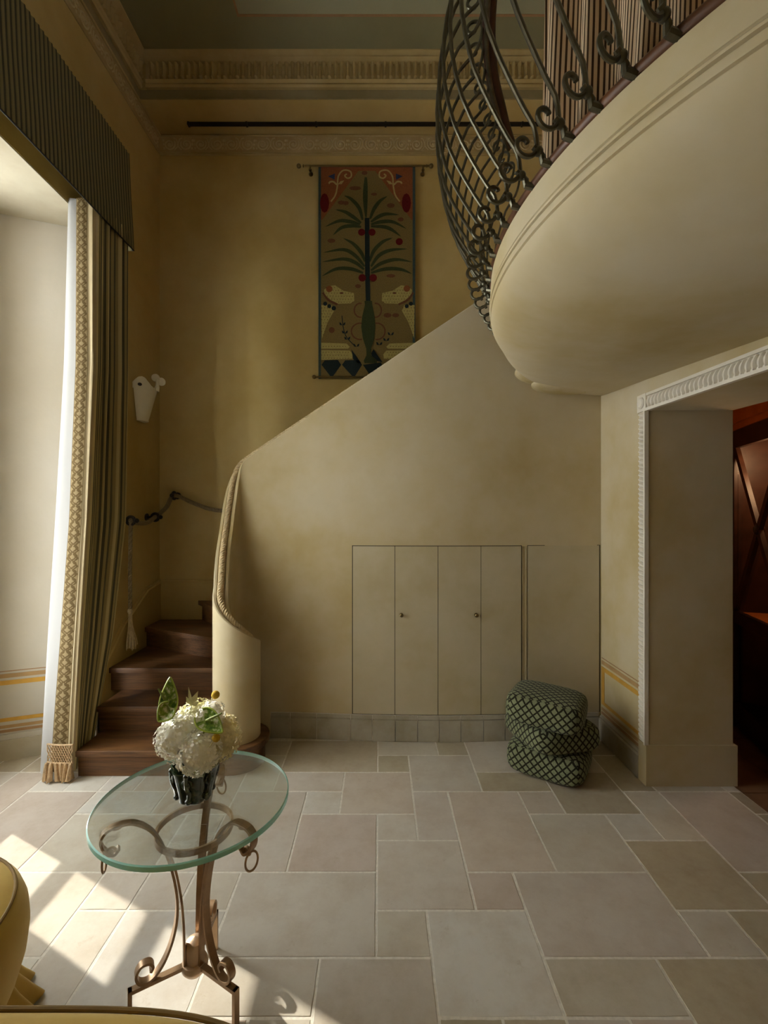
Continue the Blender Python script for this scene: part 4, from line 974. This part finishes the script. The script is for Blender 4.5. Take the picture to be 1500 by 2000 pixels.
# anthuriums
def anth(base, tip, nrm, width, label, spd0, spd1, curlv=.3):
    root = empty('anthurium', label, 'flower', (VX, VY, VZ+.03), 'green anthuriums in the vase'); off = Vector((VX, VY, VZ+.03))
    b, t = Vector(base)-off, Vector(tip)-off; ax = t-b; L = ax.length; d = ax/L; n_ = Vector(nrm); n_ = (n_-d*n_.dot(d)).normalized(); s = d.cross(n_)
    rows = []; edge = []
    for i in range(17):
        q = i/16; w = width*(math.sin(PI*min(1, q*.92+.08))**.65)*(1-q*.55) if i < 16 else .0005; pc = b-d*L*.18+d*L*1.18*q+n_*curlv*L*(q**2)*.5
        row = []
        for j in range(9):
            e = (j-4)/4; row.append(pc+s*e*w-n_*-1*abs(e)**1.7*w*.35-d*(L*.22*(e*e)*(1-q)))
        rows.append(row)
    o = MB().grid(rows).build('spathe', 'anthurium', root)
    for jj in (0, 8): MB().tube([r[jj] for r in rows], .0028, 6).build('spathe_edge', 'anth_edge', root)
    sp_ = MB().tube([Vector(spd0)-off, (Vector(spd0)+Vector(spd1))*.5-off, Vector(spd1)-off], [.0042, .004, .0025], 8); sp_.build('spadix', 'stem' if spd1[2] > 1.0 else 'band_brown', root)
    MB().tube(spline([(0, 0, 0), tuple(b*.6), tuple(b)], 5), .003, 6).build('stem', 'stem', root)
anth(at(328, 1376, 1.49), at(334, 1327, 1.50), (.5, -.9, .1), .034, 'upright green and white veined anthurium with pink tip at upper left', at(326, 1374, 1.48), at(309, 1345, 1.48), -.75)
anth(at(330, 1385, 1.475), at(311, 1408, 1.47), (0, -1, .3), .036, 'rounded lime green anthurium lobe low at the left of the bouquet', at(330, 1390, 1.47), at(326, 1378, 1.47), .2)
anth(at(402, 1404, 1.45), at(436, 1432, 1.43), (-.1, -.8, .7), .040, 'green and white striped anthurium at the right front of the bouquet', at(402, 1408, 1.44), at(433, 1393, 1.43), .3)
for (px, py, Y, lab, r) in ((421, 1357, 1.55, 'yellow ball bloom on a thin stem above the bouquet at right', .0135), (422, 1441, 1.43, 'orange-yellow ball bloom under the right anthurium', .0125)):
    c = Vector(at(px, py, Y)); root = empty('ball_bloom', lab, 'flower', (VX, VY, VZ+.03), 'yellow ball blooms'); off = Vector((VX, VY, VZ+.03))
    MB().sphere(tuple(c-off), r, seg=16, rings=12).build('bloom', 'berry', root); MB().tube(spline([(0, 0, 0), tuple((c-off)*.5+Vector((-.01, 0, .01))), tuple(c-off+Vector((-.016, 0, -.022))), tuple(c-off)], 6), .0018, 6).build('stem', 'sprig', root)
root = empty('leaf_sprig', 'small dried pale leaf sprig at the top centre of the bouquet', 'foliage', (VX, VY, VZ+.03)); off = Vector((VX, VY, VZ+.03))
b = Vector(at(374, 1378, 1.53))
MB().tube([(0, 0, 0), tuple((b-off)*.7), tuple(b-off)], .0015, 6).build('stem', 'sprig', root)
for (dx, dz, w) in ((-.010, .062, .006), (.022, .048, .010), (-.018, .030, .008), (.012, .028, .008), (.026, .012, .008), (-.004, .04, .007)):
    e = b+Vector((dx, 0, dz)); d = (e-b); s = Vector((d.z, .3*d.length, -d.x)).normalized()*w
    MB().add([tuple(b-off), tuple(b+d*.5+s+Vector((0, -.004, 0))-off), tuple(e-off), tuple(b+d*.5-s-off)], [(0, 1, 2), (0, 2, 3)]).build('leaf', 'sprig', root)

# ------------------------------------------------------------ mustard seats
of = empty('round_pouf', 'round mustard velvet pouf with pleated skirt at the left edge', 'pouf', (-1.45, 1.30, 0))
MB().lathe([(0, .475), (.10, .474), (.22, .468), (.30, .458), (.335, .448), (.345, .440)], (0, 0, 0), 64).build('seat', 'velvet', of)
MB().lathe([(.340, .446), (.362, .425), (.376, .385), (.380, .33), (.372, .26), (.352, .19), (.330, .14), (.322, .12)], (0, 0, 0), 64).build('body', 'velvet', of)
MB().tube([(.342*math.cos(2*PI*k/64), .342*math.sin(2*PI*k/64), .446) for k in range(64)], .0055, 8, closed=True).build('piping', 'piping', of)
rows = []
for (r, z, am) in ((.325, .165, .004), (.345, .11, .012), (.375, .05, .020), (.398, .008, .026)):
    rows.append([((r+am*math.sin(26*a))*math.cos(a), (r+am*math.sin(26*a))*math.sin(a), z) for a in [2*PI*k/416 for k in range(416)]])
MB().grid(rows, closed_u=True).build('skirt', 'velvet', of)
ch = empty('armchair', 'mustard velvet tub chair back with dark piping in the foreground', 'armchair', (-.70, .45, 0))
def chair_back():
    C0 = Vector((-.72, .305)); out = []
    pth = []
    for k in range(97):
        a = R(200-220*k/96) ; ca, sa = math.cos(a), math.sin(a); e = 4.0; q = (abs(ca)**e+abs(sa)**e)**(-1/e); pth.append((ca*q*.66, .0+sa*q*.60))
    rows = []; pip = []
    for i, p in enumerate(pth):
        a_, b_ = Vector(pth[max(i-1, 0)]), Vector(pth[min(i+1, 96)]); t = (b_-a_).normalized(); nn = Vector((-t.y, t.x)); P0 = Vector(p)+C0-Vector((-.70, .45))
        row = []
        for (o, z) in ((0, .10), (0.0, .40), (.0, .64), (-.004, .675), (-.012, .690), (-.03, .698), (-.06, .702), (-.09, .698), (-.112, .680), (-.12, .64), (-.12, .30)):
            q = P0+nn*o; row.append((q.x, q.y, z))
        rows.append(row); q = P0+nn*(-.004); pip.append((q.x, q.y, .689))
    return rows, pip
rows, pip = chair_back(); mb = MB().grid(rows, flip=True); mb.build('backrest', 'velvet', ch)
MB().tube(pip, .005, 8).build('piping', 'piping', ch)
MB().prism([(-.38, -.42), (.38, -.42), (.34, .10), (.20, .20), (-.20, .20), (-.34, .10)], .12, .42).build('seat', 'velvet', ch)
for x, y in ((-.3, -.36), (.3, -.36), (-.28, .12), (.28, .12)): MB().tube([(x, y, 0), (x, y, .14)], [.014, .022], 10).build('leg', 'dark_wood', ch)

# ------------------------------------------------------------ glazed wooden door leaf in the study
gd = empty('glazed_cabinet', 'dark wood cabinet with crossed lattice door beyond the doorway', 'cabinet', (2.73, 3.60, 0))
A = Vector((0, 0)); D = Vector((-.287, -.958)); Nn = Vector((-.958, .287))     # door plane direction (towards us) and its face normal
def slab(s0, s1, z0, z1, d0, d1, nm, mat, par=gd):
    q = [D*s0+Nn*d0, D*s1+Nn*d0, D*s1+Nn*d1, D*s0+Nn*d1]; return MB().prism([tuple(v) for v in q], z0, z1).build(nm, mat, par)
slab(-.02, .95, 0, 2.42, -.30, -.27, 'back_panel', 'orange_wood'); slab(-.04, 0, 0, 2.42, -.30, 0.03, 'side_panel', 'dark_wood'); slab(.91, .95, 0, 2.42, -.30, .03, 'side_panel', 'dark_wood')
slab(-.04, .95, 2.26, 2.30, -.30, .05, 'cornice_board', 'orange_wood'); slab(-.04, .95, 2.30, 2.42, -.30, .08, 'cornice_board', 'orange_wood')
slab(-.02, .93, .02, .10, -.28, .0, 'plinth', 'dark_wood')
dr = slab(0, .11, .10, 2.26, 0, .035, 'door', 'dark_wood')
slab(.80, .91, .10, 2.26, 0, .035, 'stile', 'dark_wood', gd); slab(.11, .80, 2.13, 2.26, 0, .035, 'rail', 'dark_wood', gd); slab(.11, .80, .82, .91, 0, .035, 'rail', 'dark_wood', gd); slab(.11, .80, .10, .22, 0, .035, 'rail', 'dark_wood', gd)
for (s0, z0, s1, z1) in ((.11, 2.13, .455, 1.53), (.455, 1.53, .80, 2.13), (.11, .93, .455, 1.53), (.455, 1.53, .80, .93)):
    a, b = D*s0+Nn*.02, D*s1+Nn*.02; MB().tube([(a.x, a.y, z0), (b.x, b.y, z1)], 0, flat=(.020, .014), up=(D.x, D.y, 0)).build('lattice_bar', 'dark_wood', gd)
c = D*.455+Nn*.02; MB().sphere((c.x, c.y, 1.53), .040, sy=.6).build('rosette', 'dark_wood', gd)
slab(.11, .80, .22, 2.13, .008, .012, 'pane', 'pane', gd)
slab(0, .91, .86, .88, -.27, -.01, 'shelf', 'orange_wood', gd)
